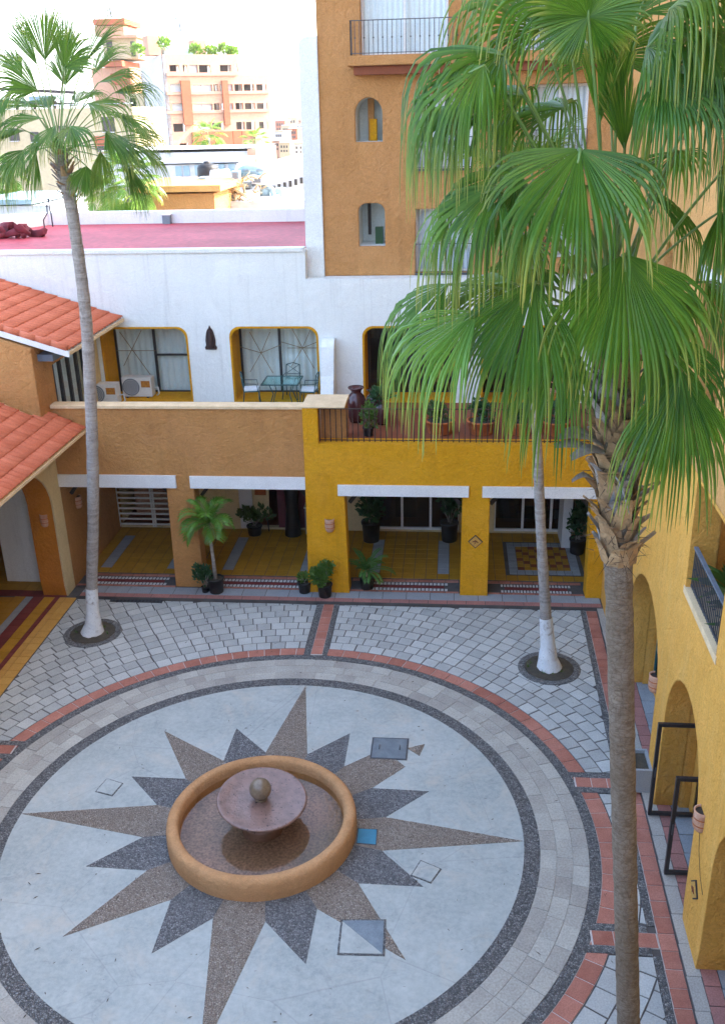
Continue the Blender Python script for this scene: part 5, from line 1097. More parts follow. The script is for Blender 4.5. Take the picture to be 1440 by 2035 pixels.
# terrace on the right: planters, vases, table
zt = 4.10
for i, (x, lab) in enumerate(((-.72, 'terracotta bowl with a dark green shrub, first along the terrace from the red vases'), (.32, 'terracotta bowl with a dark green shrub, second along the terrace from the red vases'), (1.25, 'terracotta bowl with a dark green shrub, third along the terrace from the red vases'), (2.15, 'terracotta bowl with a dark green shrub, close to the slender palm trunk'))):
    bush('planter', lab, (x+.45, 22.75, zt), .36, .34, m_terra, .34, .26, 420, .11, m_bushd, 60+i)
bush('potted_bush', 'bright small shrub in a dark pot just inside the terrace railing', (-2.05, 22.45, zt), .14, .22, m_potblack, .24, .34, 420, .09, m_bush, 71)
for i, (x, y, s_, lab) in enumerate(((-2.45, 23.6, 1.0, 'tall oxblood glazed vase with rounded shoulders on the terrace'), (-2.02, 23.9, .85, 'smaller oxblood glazed vase behind the bright terrace shrub'), (-1.78, 23.4, .72, 'squat dark glazed jar with a fern on the terrace'))):
    c = Vector((x, y, zt)); o = thing('glazed_vase', lab, 'vase', c); MB().lathe([(.001, 0), (.17*s_, 0), (.24*s_, .2*s_), (.28*s_, .45*s_), (.22*s_, .68*s_), (.13*s_, .78*s_), (.14*s_, .84*s_), (.20*s_, .9*s_), (.18*s_, .92*s_), (.10*s_, .82*s_)], c, 24).build('body', m_vase, o)
    MB().lathe([(.2*s_, .90*s_), (.212*s_, .915*s_), (.2*s_, .93*s_)], c, 24).build('rim', m_vase, o)
    if i == 2: leaf_cluster(MB(), c+Vector((0, 0, .85*s_+.15)), .3, .3, .22, 200, .14, random.Random(3)).build('foliage', m_bushd, o, fix=False)
c = Vector((2.35, 23.6, zt)); o = thing('rattan_basket', 'woven basket on a stand at the end of the terrace', 'basket', c)
for k in range(7): MB().lathe([(.22+.012*k, 0), (.235+.012*k, .02), (.22+.012*k, .04)], c+Vector((0, 0, .55+.042*k)), 24).build('woven_band', m_clay, o)
MB().tube([c+Vector((-.27, 0, .84)), c+Vector((-.2, 0, 1.05)), c+Vector((0, 0, 1.14)), c+Vector((.2, 0, 1.05)), c+Vector((.27, 0, .84))], .015, 6).build('handle', m_clay, o)
for dx, dy in ((-.15, -.15), (.15, -.15), (.15, .15), (-.15, .15)): MB().bar(c+Vector((dx*1.2, dy*1.2, 0)), c+Vector((dx, dy, .55)), .03).build('leg', m_wood, o)
r_ = thing('terrace_railing', 'thin rust brown railing above the yellow arcade wall', 'railing', (.3, 21.8, 4.15)); railing(r_, [(-3.18, 21.80), (3.86, 21.80)], 4.15, 4.98, simple('rusty iron', (.06, .035, .028), (.045, .028, .022), .8, 9), 7.5, False, .022)
# terrace on the left: table, chairs, air conditioners, plaque
def chair(label, c, rz):
    o = thing('garden_chair', label, 'chair', c, 'verdigris terrace chairs'); c = Vector(c); M3 = Matrix.Rotation(rz, 3, 'Z'); P = lambda x, y, z: c+M3 @ Vector((x, y, z))
    for x, y in ((-.2, -.2), (.2, -.2)): MB().tube([P(x*1.15, y*1.15, 0), P(x, y, .22), P(x, y, .44)], .014, 6).build('leg', m_green, o)
    for x in (-.2, .2): MB().tube([P(x*1.1, .26, 0), P(x, .2, .44), P(x*.95, .27, .92)], .014, 6).build('leg', m_green, o)
    MB().box(0, 0, 0, 0, 0, 0) if False else None
    se = MB(); se.obox(P(0, 0, .45), M3 @ Vector((.22, 0, 0)), M3 @ Vector((0, .22, 0)), Vector((0, 0, .015))); se.build('seat', m_green, o)
    MB().obox(P(0, 0, .485), M3 @ Vector((.2, 0, 0)), M3 @ Vector((0, .2, 0)), Vector((0, 0, .02))).build('cushion', m_wcurtain, o)
    MB().tube([P(-.19, .27, .92), P(0, .285, .97), P(.19, .27, .92)], .013, 6).build('top_rail', m_green, o); MB().tube([P(-.2, .24, .66), P(.2, .24, .66)], .01, 6).build('cross_rail', m_green, o)
    m = MB(); m.tube([P(-.18, .25, .68), P(0, .265, .8), P(.18, .26, .92)], .008, 5); m.tube([P(.18, .25, .68), P(0, .265, .8), P(-.18, .26, .92)], .008, 5); m.build('back_cross', m_green, o)
    for x in (-.22, .22): MB().tube([P(x, -.18, .45), P(x*1.1, -.15, .66), P(x, .22, .68)], .011, 6).build('arm', m_green, o)
tc = Vector((-4.62, 25.0, zt)); o = thing('garden_table', 'square glass-topped verdigris table on the terrace', 'table', tc)
for dx, dy in ((-.32, -.32), (.32, -.32), (.32, .32), (-.32, .32)): MB().tube([tc+Vector((dx*1.1, dy*1.1, 0)), tc+Vector((dx*.7, dy*.7, .4)), tc+Vector((dx, dy, .71))], .014, 6).build('leg', m_green, o)
MB().box(tc.x-.48, tc.x+.48, tc.y-.45, tc.y+.45, zt+.715, zt+.73).build('glass_top', m_tglass, o)
for a_, b_ in (((-.5, -.47), (.5, -.47)), ((.5, -.47), (.5, .47)), ((.5, .47), (-.5, .47)), ((-.5, .47), (-.5, -.47))): MB().bar(tc+Vector((*a_, .72)), tc+Vector((*b_, .72)), .03).build('top_frame', m_green, o)
chair('verdigris chair with pale cushion, on the plaque side of the glass table', (-5.50, 25.05, zt), rad(100)); chair('verdigris chair with pale cushion, beside the white fin wall', (-3.9, 25.0, zt), rad(-95)); chair('verdigris chair with its back to the curtained window', (-4.5, 25.75, zt), rad(-5))
def aircon(label, c):
    o = thing('air_conditioner', label, 'air conditioner', c, 'outdoor units on the terrace'); c = Vector(c); w, d, h = .86, .32, .56
    MB().box(c.x-w/2, c.x+w/2, c.y-d/2, c.y+d/2, c.z+.06, c.z+.06+h).build('case', m_acwhite, o)
    MB().lathe([(.245, 0), (.25, -.012), (.235, -.018), (.22, -.006), (.001, -.004)], (0, 0, 0), 28, True, None)
    g_ = MB(); rot = Matrix.Rotation(rad(90), 3, 'X'); g_.lathe([(.25, .0), (.25, .014), (.235, .02), (.22, .008), (.001, .006)], (c.x-.17, c.y-d/2, c.z+.34), 28, True, rot); fg = g_.build('fan_grille', m_acgrey, o)
    for k in range(4): m = MB(); r0 = .05+.05*k; m.lathe([(r0, .012), (r0+.006, .018), (r0+.012, .012)], (c.x-.17, c.y-d/2, c.z+.34), 24, True, rot); m.build('grille_ring', m_acwhite, fg)
    MB().box(c.x+.13, c.x+.39, c.y-d/2-.004, c.y-d/2, c.z+.33, c.z+.52).build('sticker', m_sticker, o)
    for x in (-.3, .3): MB().box(c.x+x-.03, c.x+x+.03, c.y-d/2-.03, c.y+d/2+.03, c.z, c.z+.06).build('foot', m_iron, o)
    MB().tube([c+Vector((w/2, .05, .25)), c+Vector((w/2+.12, .05, .28)), c+Vector((w/2+.14, .05, .1)), c+Vector((w/2+.05, .1, .02))], .022, 7).build('hose', m_acwhite, o)
aircon('white outdoor air conditioner in front of the curtained window', (-8.98, 25.85, zt)); aircon('white outdoor air conditioner half behind the slender palm trunk', (-9.40-.35, 25.1, zt))
# dark bronze madonna-like relief on the white wall
c = Vector((-6.63, YW, 5.60)); o = thing('wall_relief', 'dark bronze standing figure relief with scalloped halo on the white wall', 'wall relief', c)
pr_ = [(-.15, 0), (.15, 0), (.17, .06), (.13, .12), (.14, .25), (.12, .38), (.10, .48), (.07, .55), (.03, .60), (.0, .67), (-.03, .60), (-.07, .55), (-.10, .48), (-.12, .38), (-.14, .25), (-.13, .12), (-.17, .06)]
MB().prism([[(c.x+a_, c.z+b_) for a_, b_ in pr_]], XZ, YW-.035, YW-.002).build('backplate', m_bronze, o)
m = MB(); m.lathe([(.09, .06), (.10, .12), (.075, .3), (.06, .4), (.045, .44), (.05, .49), (.03, .53), (.002, .545)], c+Vector((0, -.03, 0)), 12); m.build('figure', m_bronze, o)
# clay wall lamps and diamond plaques
def lamp(label, c, nrm):
    o = thing('clay_wall_lamp', label, 'wall lamp', c, 'clay wall lamps'); c = Vector(c); n = Vector(nrm).normalized(); tn = Vector((-n.y, n.x, 0)); m = MB(); v = []; f = []
    prof = [(.085, -.17), (.115, -.12), (.125, 0), (.12, .12), (.128, .17)]; K = 12
    for r, z in prof:
        for k in range(K+1): a = pi*k/K; v.append(c+tn*(r*cos(a))+n*(r*sin(a)+.002)+Vector((0, 0, z)))
    for r, z in ((.105, .172), (.10, -.05)):
        for k in range(K+1): a = pi*k/K; v.append(c+tn*(r*cos(a))+n*(r*sin(a)+.002)+Vector((0, 0, z)))
    W = K+1
    for i in range(len(prof)+1):
        for k in range(K): f.append((i*W+k, i*W+k+1, (i+1)*W+k+1, (i+1)*W+k))
    f.append(tuple(range(K+1))); m.add(v, f, True); m.build('shade', m_clay, o)
    v = [c+tn*(.108*cos(pi*k/K))+n*(.108*sin(pi*k/K)+.002)+Vector((0, 0, .145)) for k in range(W)]; MB().add(v, [tuple(range(W))]).build('painted_hollow', m_black, o)  # black disc stands in for the shade inside the hollow
    for z in (-.06, .05):
        v = [c+tn*(.126*cos(pi*k/K))+n*(.126*sin(pi*k/K)+.003)+Vector((0, 0, z+dz)) for dz in (0, .02) for k in range(W)]; MB().add(v, [(k, k+1, W+k+1, W+k) for k in range(K)], True).build('carved_band', m_terra, o)
p = F(655, 1043, YYE); lamp('clay wall lamp on the yellow pillar between the arcade halves', (p.x, YYE, p.z), (0, -1, 0))
for px, py, lab in ((1302, 1357, 'clay wall lamp between the two arches of the yellow wing'), (1394, 1629, 'clay wall lamp above a crack in the yellow pier beside the gates')):
    d = ray(px, py); 
    t_ = next(s_ for s_ in [k*.01 for k in range(300, 3000)] if (EYE+d*s_).x > xr((EYE+d*s_).y, 3.70)); p = EYE+d*t_; lamp(lab, (xr(p.y, 3.70), p.y, p.z), (-1, 0, 0))
p = F(90, 1033, 21.26); lamp('clay wall lamp on the burnt orange arch jamb', (p.x, 21.265, p.z), (0, -1, 0))
p = F(157, 1000, 22.6); lamp('clay wall lamp in the dim corner of the brown arcade', (-9.955, 22.7, p.z), (1, 0, 0))
def plaque(label, c, nrm, s_):
    o = thing('diamond_plaque', label, 'plaque', c, 'diamond wall plaques'); c = Vector(c); n = Vector(nrm); tn = Vector((-n.y, n.x, 0)); U = Vector((0, 0, 1))
    MB().obox(c+n*.012, (tn+U).normalized()*s_*.5, (tn-U).normalized()*s_*.5, n*.012).build('board', m_wood, o); MB().obox(c+n*.028, (tn+U).normalized()*s_*.42, (tn-U).normalized()*s_*.42, n*.006).build('tile', m_sandtile, o)
    m = MB(); m.tube([c+n*.038-tn*.07, c+n*.042+U*.03, c+n*.038+tn*.07-U*.02], [.012, .022, .006], 6); m.tube([c+n*.038-U*.07-tn*.03, c+n*.038-U*.01], [.005, .012], 5); m.build('painted_motif', m_ochretile, o)
p = F(944, 1076, YYE); plaque('diamond tile plaque with a brown motif on the yellow pillar', (p.x, YYE, p.z), (0, -1, 0), .26)
plaque('dark diamond plaque low on the pier beside the gates', (xr(10.89, 3.70), 10.85, 1.05), (-1, 0, 0), .26)
# grey planter box by the wing and balcony plants
o = thing('stone_trough', 'low grey stone trough against the wall behind the thick trunk', 'planter', (3.50, 14.5, .06)); c = WL[o.name]
MB().prism([[(-.2, -.32), (.2, -.32), (.2, .32), (-.2, .32)], [(-.15, .27), (.15, .27), (.15, -.27), (-.15, -.27)]], lambda u, v, w: (c.x+u, c.y+v, w), .06, .55).build('trough_wall', m_bluegrey, o); MB().box(c.x-.15, c.x+.15, c.y-.27, c.y+.27, .1, .48).build('soil', m_soil, o)
for i, (u, lab) in enumerate(((13.0, 'spiky green plant behind the slate blue railing, at the balcony end towards the tower'), (12.35, 'leafy green plant in a pot in the middle of the railed balcony'), (11.75, 'spiky green plant at the balcony end towards the gates'))):
    c = Vector(RW(u, 4.56, .55)); o = thing('potted_plant', lab, 'potted plant', c); pot(o, c, .15, .26, m_terra if i == 1 else m_potblack); R = random.Random(80+i); m = MB()
    for k in range(30):
        az = R.uniform(0, 2*pi); el = rad(R.uniform(5, 80)); d = Vector((cos(az)*cos(el), sin(az)*cos(el), sin(el))); L = R.uniform(.35, .75); s_ = d.cross(Vector((0, 0, 1))).normalized()*.02; b = c+Vector((0, 0, .25))
        q1 = b+d*L*.5; q2 = b+d*L+DOWN*L*.3; m.add([b-s_*.5, b+s_*.5, q1+s_, q2, q1-s_], [(0, 1, 2, 3, 4)])
    m.build('foliage', m_bushd if i else m_bush, o, fix=False)
# crack in the pier, drawn as a thin dark tube
o = thing('wall_crack', 'thin dark crack running down the pier below the clay lamp', 'crack', Vector(RW(11.0, 1.7, -.01))); MB().tube([RW(11.03, 1.95, -.004), RW(10.95, 1.7, -.004), RW(10.72, 1.42, -.004), RW(10.5, 1.3, -.004)], .004, 5).build('crack_line', m_wood, o)
# ------------------------------------------------------------------ the town beyond
m_salmon = simple('salmon render', (.52, .30, .20), (.47, .27, .18), .85, .3, 3, .1, .1, 4)
m_salmond = simple('terracotta render', (.38, .12, .055), (.33, .10, .05), .85, .3, 3, .1, .1, 4)
m_pinkw = simple('pale pink render', (.46, .27, .19), (.42, .24, .17), .85, .3, 3, .1, .1, 4)
m_bgwhite = simple('white render far', (.56, .57, .58), (.5, .51, .53), .85, .3, 3, .1, .1, 4)
m_bgcream = simple('cream render far', (.48, .40, .26), (.44, .36, .23), .85, .3, 3, .1, .1, 4)
m_bgdark = simple('shaded far window', (.07, .06, .055), (.05, .045, .04), .6, 2, bump=0)
m_bgblue = simple('blue grey sheet metal', (.30, .42, .48), (.24, .35, .41), .5, 1.5, bump=.05)
def pxbox(parent, name, mat, x0, y0, x1, y1, Y, depth, label=None, zmin=None):
    a = F(x0, y1, Y); b = F(x1, y0, Y); return MB().box(a.x, b.x, Y, Y+depth, a.z if zmin is None else zmin, b.z).build(name, mat, parent, label)
AB = thing('apartment_block', 'salmon apartment block with balconies and roof terraces', 'building', F(322, 300, 140))
A_ = F(322, 107, 140); e1 = Vector((cos(rad(30)), sin(rad(30)), 0)); nR = Vector((sin(rad(30)), -cos(rad(30)), 0)); e2 = Vector((-sin(rad(30)), cos(rad(30)), 0))
def PF(px, py): d = ray(px, py); s_ = (A_-EYE).dot(nR)/d.dot(nR); p = EYE+d*s_; return ((p-A_).dot(e1), p.z)
ABF = lambda u, v, w: tuple(Vector((A_.x, A_.y, 0))+e1*u-nR*w+Vector((0, 0, v)))
c1 = lambda x, y: PF(x/2.25, y/2.25)
U1 = c1(1065, 300)[0]; U2 = c1(1203, 400)[0]; ZT = c1(745, 243)[1]; Z2 = c1(1203, 335)[1]
rows = [(760, 290, 800, 320, 0), (820, 290, 836, 320, 0), (850, 290, 884, 330, 1), (892, 290, 940, 330, 0), (985, 290, 1034, 320, 0), (1046, 290, 1062, 320, 0),
        (765, 374, 818, 414, 1), (860, 378, 948, 414, 1), (958, 376, 975, 414, 0), (986, 378, 1002, 414, 0), (1012, 376, 1040, 418, 1), (1050, 376, 1083, 412, 0), (1092, 376, 1135, 412, 0), (1148, 376, 1190, 412, 0),
        (774, 462, 818, 500, 1), (865, 464, 950, 500, 1), (960, 462, 982, 500, 0), (990, 462, 1004, 500, 0), (1016, 462, 1042, 500, 1), (1055, 460, 1087, 498, 0), (1097, 460, 1140, 498, 0), (1150, 460, 1195, 498, 0),
        (778, 552, 830, 590, 0), (868, 548, 945, 580, 1), (952, 548, 1002, 580, 0), (1058, 544, 1095, 580, 0), (1102, 544, 1140, 580, 0), (1160, 544, 1196, 575, 0), (806, 640, 846, 664, 0)]
hol = []
for x0, y0, x1, y1, _ in rows:
    a = c1(x0, y1); b = c1(x1, y0); hol.append([(a[0], a[1]), (b[0], a[1]), (b[0], b[1]), (a[0], b[1])])
MB().prism([[(0, -.05), (U2, -.05), (U2, Z2), (U1, Z2), (U1, ZT), (0, ZT)]]+[list(reversed(h)) for h in hol], ABF, 0, .5).build('wall', m_salmon, AB, 'salmon balcony front')
for h, r in zip(hol, rows):
    x0, x1, z0, z1 = h[0][0], h[1][0], h[0][1], h[2][1]; d_ = .6 if r[4] else 1.6
    wo = MB().prism([[(x0-.1, z0-.1), (x1+.1, z0-.1), (x1+.1, z1+.1), (x0-.1, z1+.1)]], ABF, d_, d_+.1).build('window', m_wcurtain if r[4] else m_bgdark, AB)
    m = MB(); n = max(1, round((x1-x0)/1.3))
    for i in range(n+1): u = x0+(x1-x0)*i/n; m.prism([[(u-.05, z0), (u+.05, z0), (u+.05, z1), (u-.05, z1)]], ABF, d_-.1, d_-.02)
    m.build('window_frame', m_bgwhite, wo)
    if not r[4] and x1-x0 > 1.8: MB().prism([[(x0, z0), (x1, z0), (x1, z0+.5), (x0, z0+.5)]], ABF, .1, .3).build('balcony_front', m_pinkw, AB)
MB().prism([[(0, -.05), (14, -.05), (14, ZT-.3), (0, ZT)]], lambda u, v, w: tuple(Vector((A_.x, A_.y, 0))+e2*u+e1*w+Vector((0, 0, v))), 0, .4).build('wall', m_bgwhite, AB, 'white side wall')
MB().prism([[(0.4, 0.5), (U1, .5), (U1, 14), (.4, 14)]], lambda u, v, w: ABF(u, w, v), ZT-.9, ZT-.5).build('roof', m_bgcream, AB); MB().prism([[(U1, 0.5), (U2, .5), (U2, 14), (U1, 14)]], lambda u, v, w: ABF(u, w, v), Z2-.9, Z2-.5).build('roof', m_bgcream, AB)
MB().prism([[(.45, .55), (U2-.05, .55), (U2-.05, 13.9), (.45, 13.9)]], lambda u, v, w: ABF(u, w, v), -.05, .1).build('rear_floor', m_bgcream, AB)
for x0, x1, y0, y1, mt in ((822, 846, 360, 560, m_salmond), (1003, 1014, 360, 560, m_salmond), (862, 1035, 586, 655, m_salmond), (1042, 1075, 584, 658, m_salmond), (1080, 1140, 584, 610, m_salmond), (1142, 1205, 580, 690, m_bgcream)):
    a = c1(x0, y1); b = c1(x1, y0); MB().prism([[(a[0], a[1]), (b[0], a[1]), (b[0], b[1]), (a[0], b[1])]], ABF, -.5, -.02).build('pilaster' if x1-x0 < 30 else 'terrace_wall', mt, AB)
for yy in (340, 425, 510):
    a = c1(745, yy); b = c1(1060 if yy < 400 else 1200, yy-6); MB().prism([[(a[0], a[1]), (b[0], a[1]), (b[0], a[1]+.4), (a[0], a[1]+.4)]], ABF, -.25, -.01).build('floor_band', m_pinkw, AB)
for x0, y0, x1, y1, mt in ((690, 150, 738, 240, m_salmon), (898, 170, 946, 240, m_salmon), (760, 205, 890, 240, m_bgblue), (1080, 262, 1150, 330, m_bgwhite)):
    a = c1(x0, y1); b = c1(x1, y0); MB().prism([[(a[0], a[1]), (b[0], a[1]), (b[0], b[1]), (a[0], b[1])]], ABF, 3, 6).build('penthouse', mt, AB)
R = random.Random(31)
for i, (x, y) in enumerate(((625, 225), (742, 192), (885, 224), (955, 230), (1012, 222), (1050, 236))):
    u, z = c1(x, y); c = Vector(ABF(u, z-.6, 1.2)); o = thing('roof_shrub', ['round green shrub at the end of the block roof by the white side wall', 'small shrub beside the roof chimney of the apartment block', 'spreading shrub in the middle of the apartment roof edge', 'low yellow-green shrub on the apartment roof edge', 'upright shrub near the roof step of the apartment block', 'small low shrub at the roof step of the apartment block'][i], 'shrub', c)
    leaf_cluster(MB(), c+Vector((0, 0, .7)), .9, .9, .7, 160, .5, R).build('foliage', m_leafb, o, fix=False); MB().tube([c+Vector((0, 0, -.4)), c+Vector((0, 0, .6))], .06, 6).build('stem', m_bark2, o)
def mast(label, px, y0, y1, Y, w):
    a = F(px, y1, Y); b = F(px, y0, Y); o = thing('antenna_mast', label, 'antenna', a)
    for dx in (-w, w): MB().bar((a.x+dx, Y, a.z), (a.x+dx*.4, Y, b.z), .12).build('upright', m_iron, o)
    for i in range(7): z = a.z+(b.z-a.z)*(i+.5)/7; MB().bar((a.x-w, Y, z), (a.x+w, Y, z+(b.z-a.z)/14), .07).build('brace', m_iron, o)
    for k in range(4): MB().box(a.x-w*1.6+k*w, a.x-w*1.3+k*w, Y-.2, Y-.05, b.z-2.4+(k % 2)*.8, b.z-.6+(k % 2)*.8).build('panel', m_acgrey, o)
mast('lattice antenna mast on the apartment roof', 357, 25, 84, 146, .45); mast('short antenna above the terracotta tower', 218, 0, 34, 160, .35)
TB = thing('terracotta_tower', 'stepped terracotta and salmon tower behind the apartment block', 'building', F(215, 130, 155))
pxbox(TB, 'tower_top', m_salmond, 186, 36, 247, 50, 155, 8); pxbox(TB, 'tower_room', m_salmon, 190, 50, 245, 72, 155.5, 7); pxbox(TB, 'storey', m_bgcream, 208, 72, 270, 118, 154, 9); pxbox(TB, 'roof_slab', m_salmon, 206, 68, 272, 76, 153, 10)
pxbox(TB, 'storey', m_salmond, 200, 120, 242, 133, 152, 9); pxbox(TB, 'storey', m_salmon, 190, 133, 258, 205, 153, 9, zmin=0); pxbox(TB, 'stair_wall', m_salmond, 222, 145, 258, 168, 152, 1); pxbox(TB, 'stair_wall', m_salmond, 245, 172, 262, 190, 151.5, 1); pxbox(TB, 'stair_wall', m_bgcream, 250, 185, 285, 212, 151, 2)
for x0, y0, x1, y1 in ((214, 80, 222, 108), (262, 82, 267, 112), (262, 195, 270, 230)): pxbox(TB, 'window', m_bgdark, x0, y0, x1, y1, 151 if y0 > 150 else 153.8, .15)
CB = thing('cream_building', 'pale cream building with a terracotta doorway behind the left palm', 'building', F(120, 300, 105))
pxbox(CB, 'wall', m_bgcream, -90, 212, 262, 330, 105, 12, zmin=0); pxbox(CB, 'parapet', m_bgwhite, -90, 206, 262, 213, 104.8, .4); pxbox(CB, 'door_recess', m_salmond, 190, 270, 214, 298, 104.85, .1); pxbox(CB, 'door', m_bgdark, 194, 290, 210, 302, 104.75, .08)
for x0, y0, x1, y1 in ((20, 255, 36, 280), (62, 262, 76, 282), (205, 232, 226, 262), (-30, 255, -10, 280), (120, 250, 134, 272)): w_ = pxbox(CB, 'window', m_bgdark, x0, y0, x1, y1, 104.9, .15); pxbox(CB, 'window_frame', m_bgwhite, x0-1, y1, x1+1, y1+2, 104.8, .2)
pxbox(CB, 'roof_box', m_bgblue, 60, 190, 108, 212, 107, 5)
PG = thing('roof_pergola', 'dark slatted pergola on the cream building', 'pergola', F(40, 212, 110))
for y in (172, 196): a, b = F(-80, y+1, 106), F(150, y+12, 106); MB().bar(a, b, .3, .3).build('beam', m_wood, PG)
for x in (-40, 0, 35, 70, 110): a, b = F(x, 200, 106.3), F(x, 240, 106.3); MB().bar(a, b, .25).build('post', m_wood, PG)
WH = thing('white_hall', 'long low white hall with a pale roof in front of the apartment block', 'building', F(380, 320, 78))
pxbox(WH, 'wall', m_bgwhite, 200, 300, 500, 335, 78, 10, zmin=0); pxbox(WH, 'roof', m_bgwhite, 195, 294, 502, 300.5, 77.8, 10.5); pxbox(WH, 'end_wall', m_salmon, 493, 296, 508, 322, 77.6, 9, zmin=0)
WB = thing('windowed_shed', 'low white shed with a row of small windows beyond the red roof', 'building', F(370, 350, 64))
pxbox(WB, 'wall', m_bgwhite, 300, 325, 470, 372, 64, 6, zmin=0); pxbox(WB, 'roof', m_bgwhite, 296, 318, 474, 326, 63.7, 7)
for x in (350, 366, 388, 410, 436, 455): w_ = pxbox(WB, 'window', m_bgblue, x, 330+(x-350)*-.05, x+10, 350-(x-350)*.05, 63.93, .1); pxbox(WB, 'window_frame', m_bgwhite, x-1, 350, x+11, 351.5, 63.85, .1)
OB = thing('ochre_shed', 'small ochre flat-roofed building beyond the far parapet', 'building', F(385, 410, 47))
pxbox(OB, 'wall', m_orange, 250, 384, 425, 420, 47, 6, zmin=0); pxbox(OB, 'roof', m_peach, 246, 368, 437, 384, 46.6, 7)
SB = thing('sloped_white_roof', 'white building with sloping roof beside the tower flank', 'building', F(560, 380, 60))
a, b = F(470, 400, 60), F(640, 350, 60); MB().prism([[(a.x, 0), (b.x, 0), (b.x, F(600, 330, 60).z), (F(545, 300, 60).x, F(545, 318, 60).z), (a.x, F(470, 372, 60).z)]], XZ, 60, 70).build('wall', m_bgwhite, SB)
for i in range(7): x = 530+i*11; pxbox(SB, 'window', m_bgdark, x, 372-i*3.2, x+5, 384-i*3.2, 59.93, .1)
pxbox(SB, 'ledge', m_bgcream, 500, 392, 640, 412, 58, 2)
# roof machinery
o = thing('roof_duct', 'big blue grey bent ventilation duct on the roofs', 'duct', F(515, 395, 52)); b = [F(478, 345, 52), F(490, 338, 52), F(505, 335, 52), F(518, 338, 52), F(525, 350, 52), F(527, 370, 52), F(527, 392, 52)]
MB().tube(b, .30, 12).build('duct_run', m_bgblue, o)
for p in b[1::2]: MB().lathe([(.33, -.06), (.36, 0), (.33, .06)], p, 12).build('flange', m_steel, o)
MB().tube([F(527, 372, 51.8), F(540, 375, 51.8), F(545, 392, 51.8)], .14, 10).build('duct_branch', m_bgblue, o); pxbox(o, 'base_unit', m_bgwhite, 515, 390, 548, 404, 51.5, 1.5); pxbox(o, 'base_unit', m_bgblue, 545, 375, 560, 396, 52.5, 1.2)
o = thing('water_tank', 'black round water tank on the roofs', 'tank', F(414, 352, 55)); c = F(414, 354, 55); MB().lathe([(.55, 0), (.58, .1), (.58, .55), (.5, .7), (.2, .8), (.001, .8)], c, 18).build('body', m_potblack, o); MB().lathe([(.2, .8), (.2, .88), (.001, .9)], c, 12).build('lid', m_potblack, o)
o = thing('white_tank', 'white lying cylindrical tank on the roofs', 'tank', F(436, 362, 53)); a, b = F(418, 353, 53), F(458, 350, 53); MB().tube([a, a.lerp(b, .06), a.lerp(b, .94), b], [.2, .38, .38, .2], 16).build('body', m_bgwhite, o)
for t_ in (.25, .75): p = a.lerp(b, t_); MB().box(p.x-.06, p.x+.06, p.y-.3, p.y+.3, p.z-.6, p.z-.3).build('cradle', m_iron, o)
for i, (x, y, w_, h_, mt, lab) in enumerate(((395, 352, 14, 18, m_bgblue, 'blue cooling unit beside the black tank'), (460, 340, 14, 20, m_bgblue, 'blue cooling unit at the end of the white tank'), (500, 350, 20, 16, m_bgwhite, 'white cooling unit under the big bent duct'), (482, 362, 16, 12, m_steel, 'grey cooling unit among the roof pipes'), (455, 385, 12, 14, m_bgcream, 'cream vent box above the far parapet'))):
    o = thing('cooling_unit', lab, 'cooling unit', F(x, y+h_, 51.2-i*.1), 'units on the roofs'); pxbox(o, 'case', mt, x, y, x+w_, y+h_, 51.2-i*.1, .9); pxbox(o, 'fan_panel', m_acgrey, x+3, y+3, x+w_-3, y+h_-3, 51.17-i*.1, .03); pxbox(o, 'foot', m_iron, x+1, y+h_, x+w_-1, y+h_+3, 51.3-i*.1, .5)
R = random.Random(12); m = MB()
for i in range(34):
    x, y = R.uniform(462, 522), R.uniform(345, 402); p = F(x, y, 50.6+R.uniform(-.3, .5)); q = p+Vector((R.uniform(-.7, .7), R.uniform(-.2, .2), R.uniform(-.35, .35))); m.tube([p, (p+q)/2+Vector((0, 0, R.uniform(-.1, .2))), q], R.uniform(.02, .06), 5)
o = m.build('roof_pipework', m_bgcream); tag(o, 'tangle of thin pipes below the bent duct', 'pipes', None, 'stuff')
pxbox(SB, 'low_roof', m_bgwhite, 440, 398, 640, 425, 50.4, 7)
# small far houses, harbour side
R = random.Random(44)
houses = [(546, 262, 562, 284, 240, 0), (560, 250, 575, 276, 280, 1), (574, 256, 590, 282, 260, 2), (588, 246, 612, 280, 300, 0), (540, 280, 556, 300, 200, 3), (556, 284, 576, 304, 190, 1), (578, 286, 606, 306, 195, 0), (548, 240, 566, 258, 380, 2), (570, 234, 590, 252, 420, 1), (592, 236, 620, 252, 400, 3)]
hl = ['white house with dark openings at the right end of the apartment block', 'cream house with flat roof above the harbour sheds', 'terracotta house among the far white houses', 'wide white house beside the tower flank in the far town', 'low salmon house at the foot of the apartment block', 'low cream house in front of the far town', 'low white house below the far town, beside the tower flank', 'small terracotta house high in the far town', 'small cream house highest in the far town', 'small salmon house far behind the white houses']
for i, (x0, y0, x1, y1, Y, k) in enumerate(houses):
    o = thing('far_house', hl[i], 'house', F((x0+x1)/2, y1, Y), 'houses of the far town'); mt = (m_bgwhite, m_bgcream, m_salmond, m_salmon)[k]
    pxbox(o, 'wall', mt, x0, y0, x1, y1+12, Y, 12, zmin=-.05); pxbox(o, 'roof', m_bgwhite if k else m_salmon, x0-1, y0-2, x1+1, y0, Y-.3, 12.6)
    for j in range(3): x = x0+2+(x1-x0-4)*j/3; pxbox(o, 'window', m_bgdark, x, y0+5, x+2.6, y0+10, Y-.1, .09); pxbox(o, 'window', m_bgdark, x, y0+14, x+2.6, y0+18, Y-.1, .09)
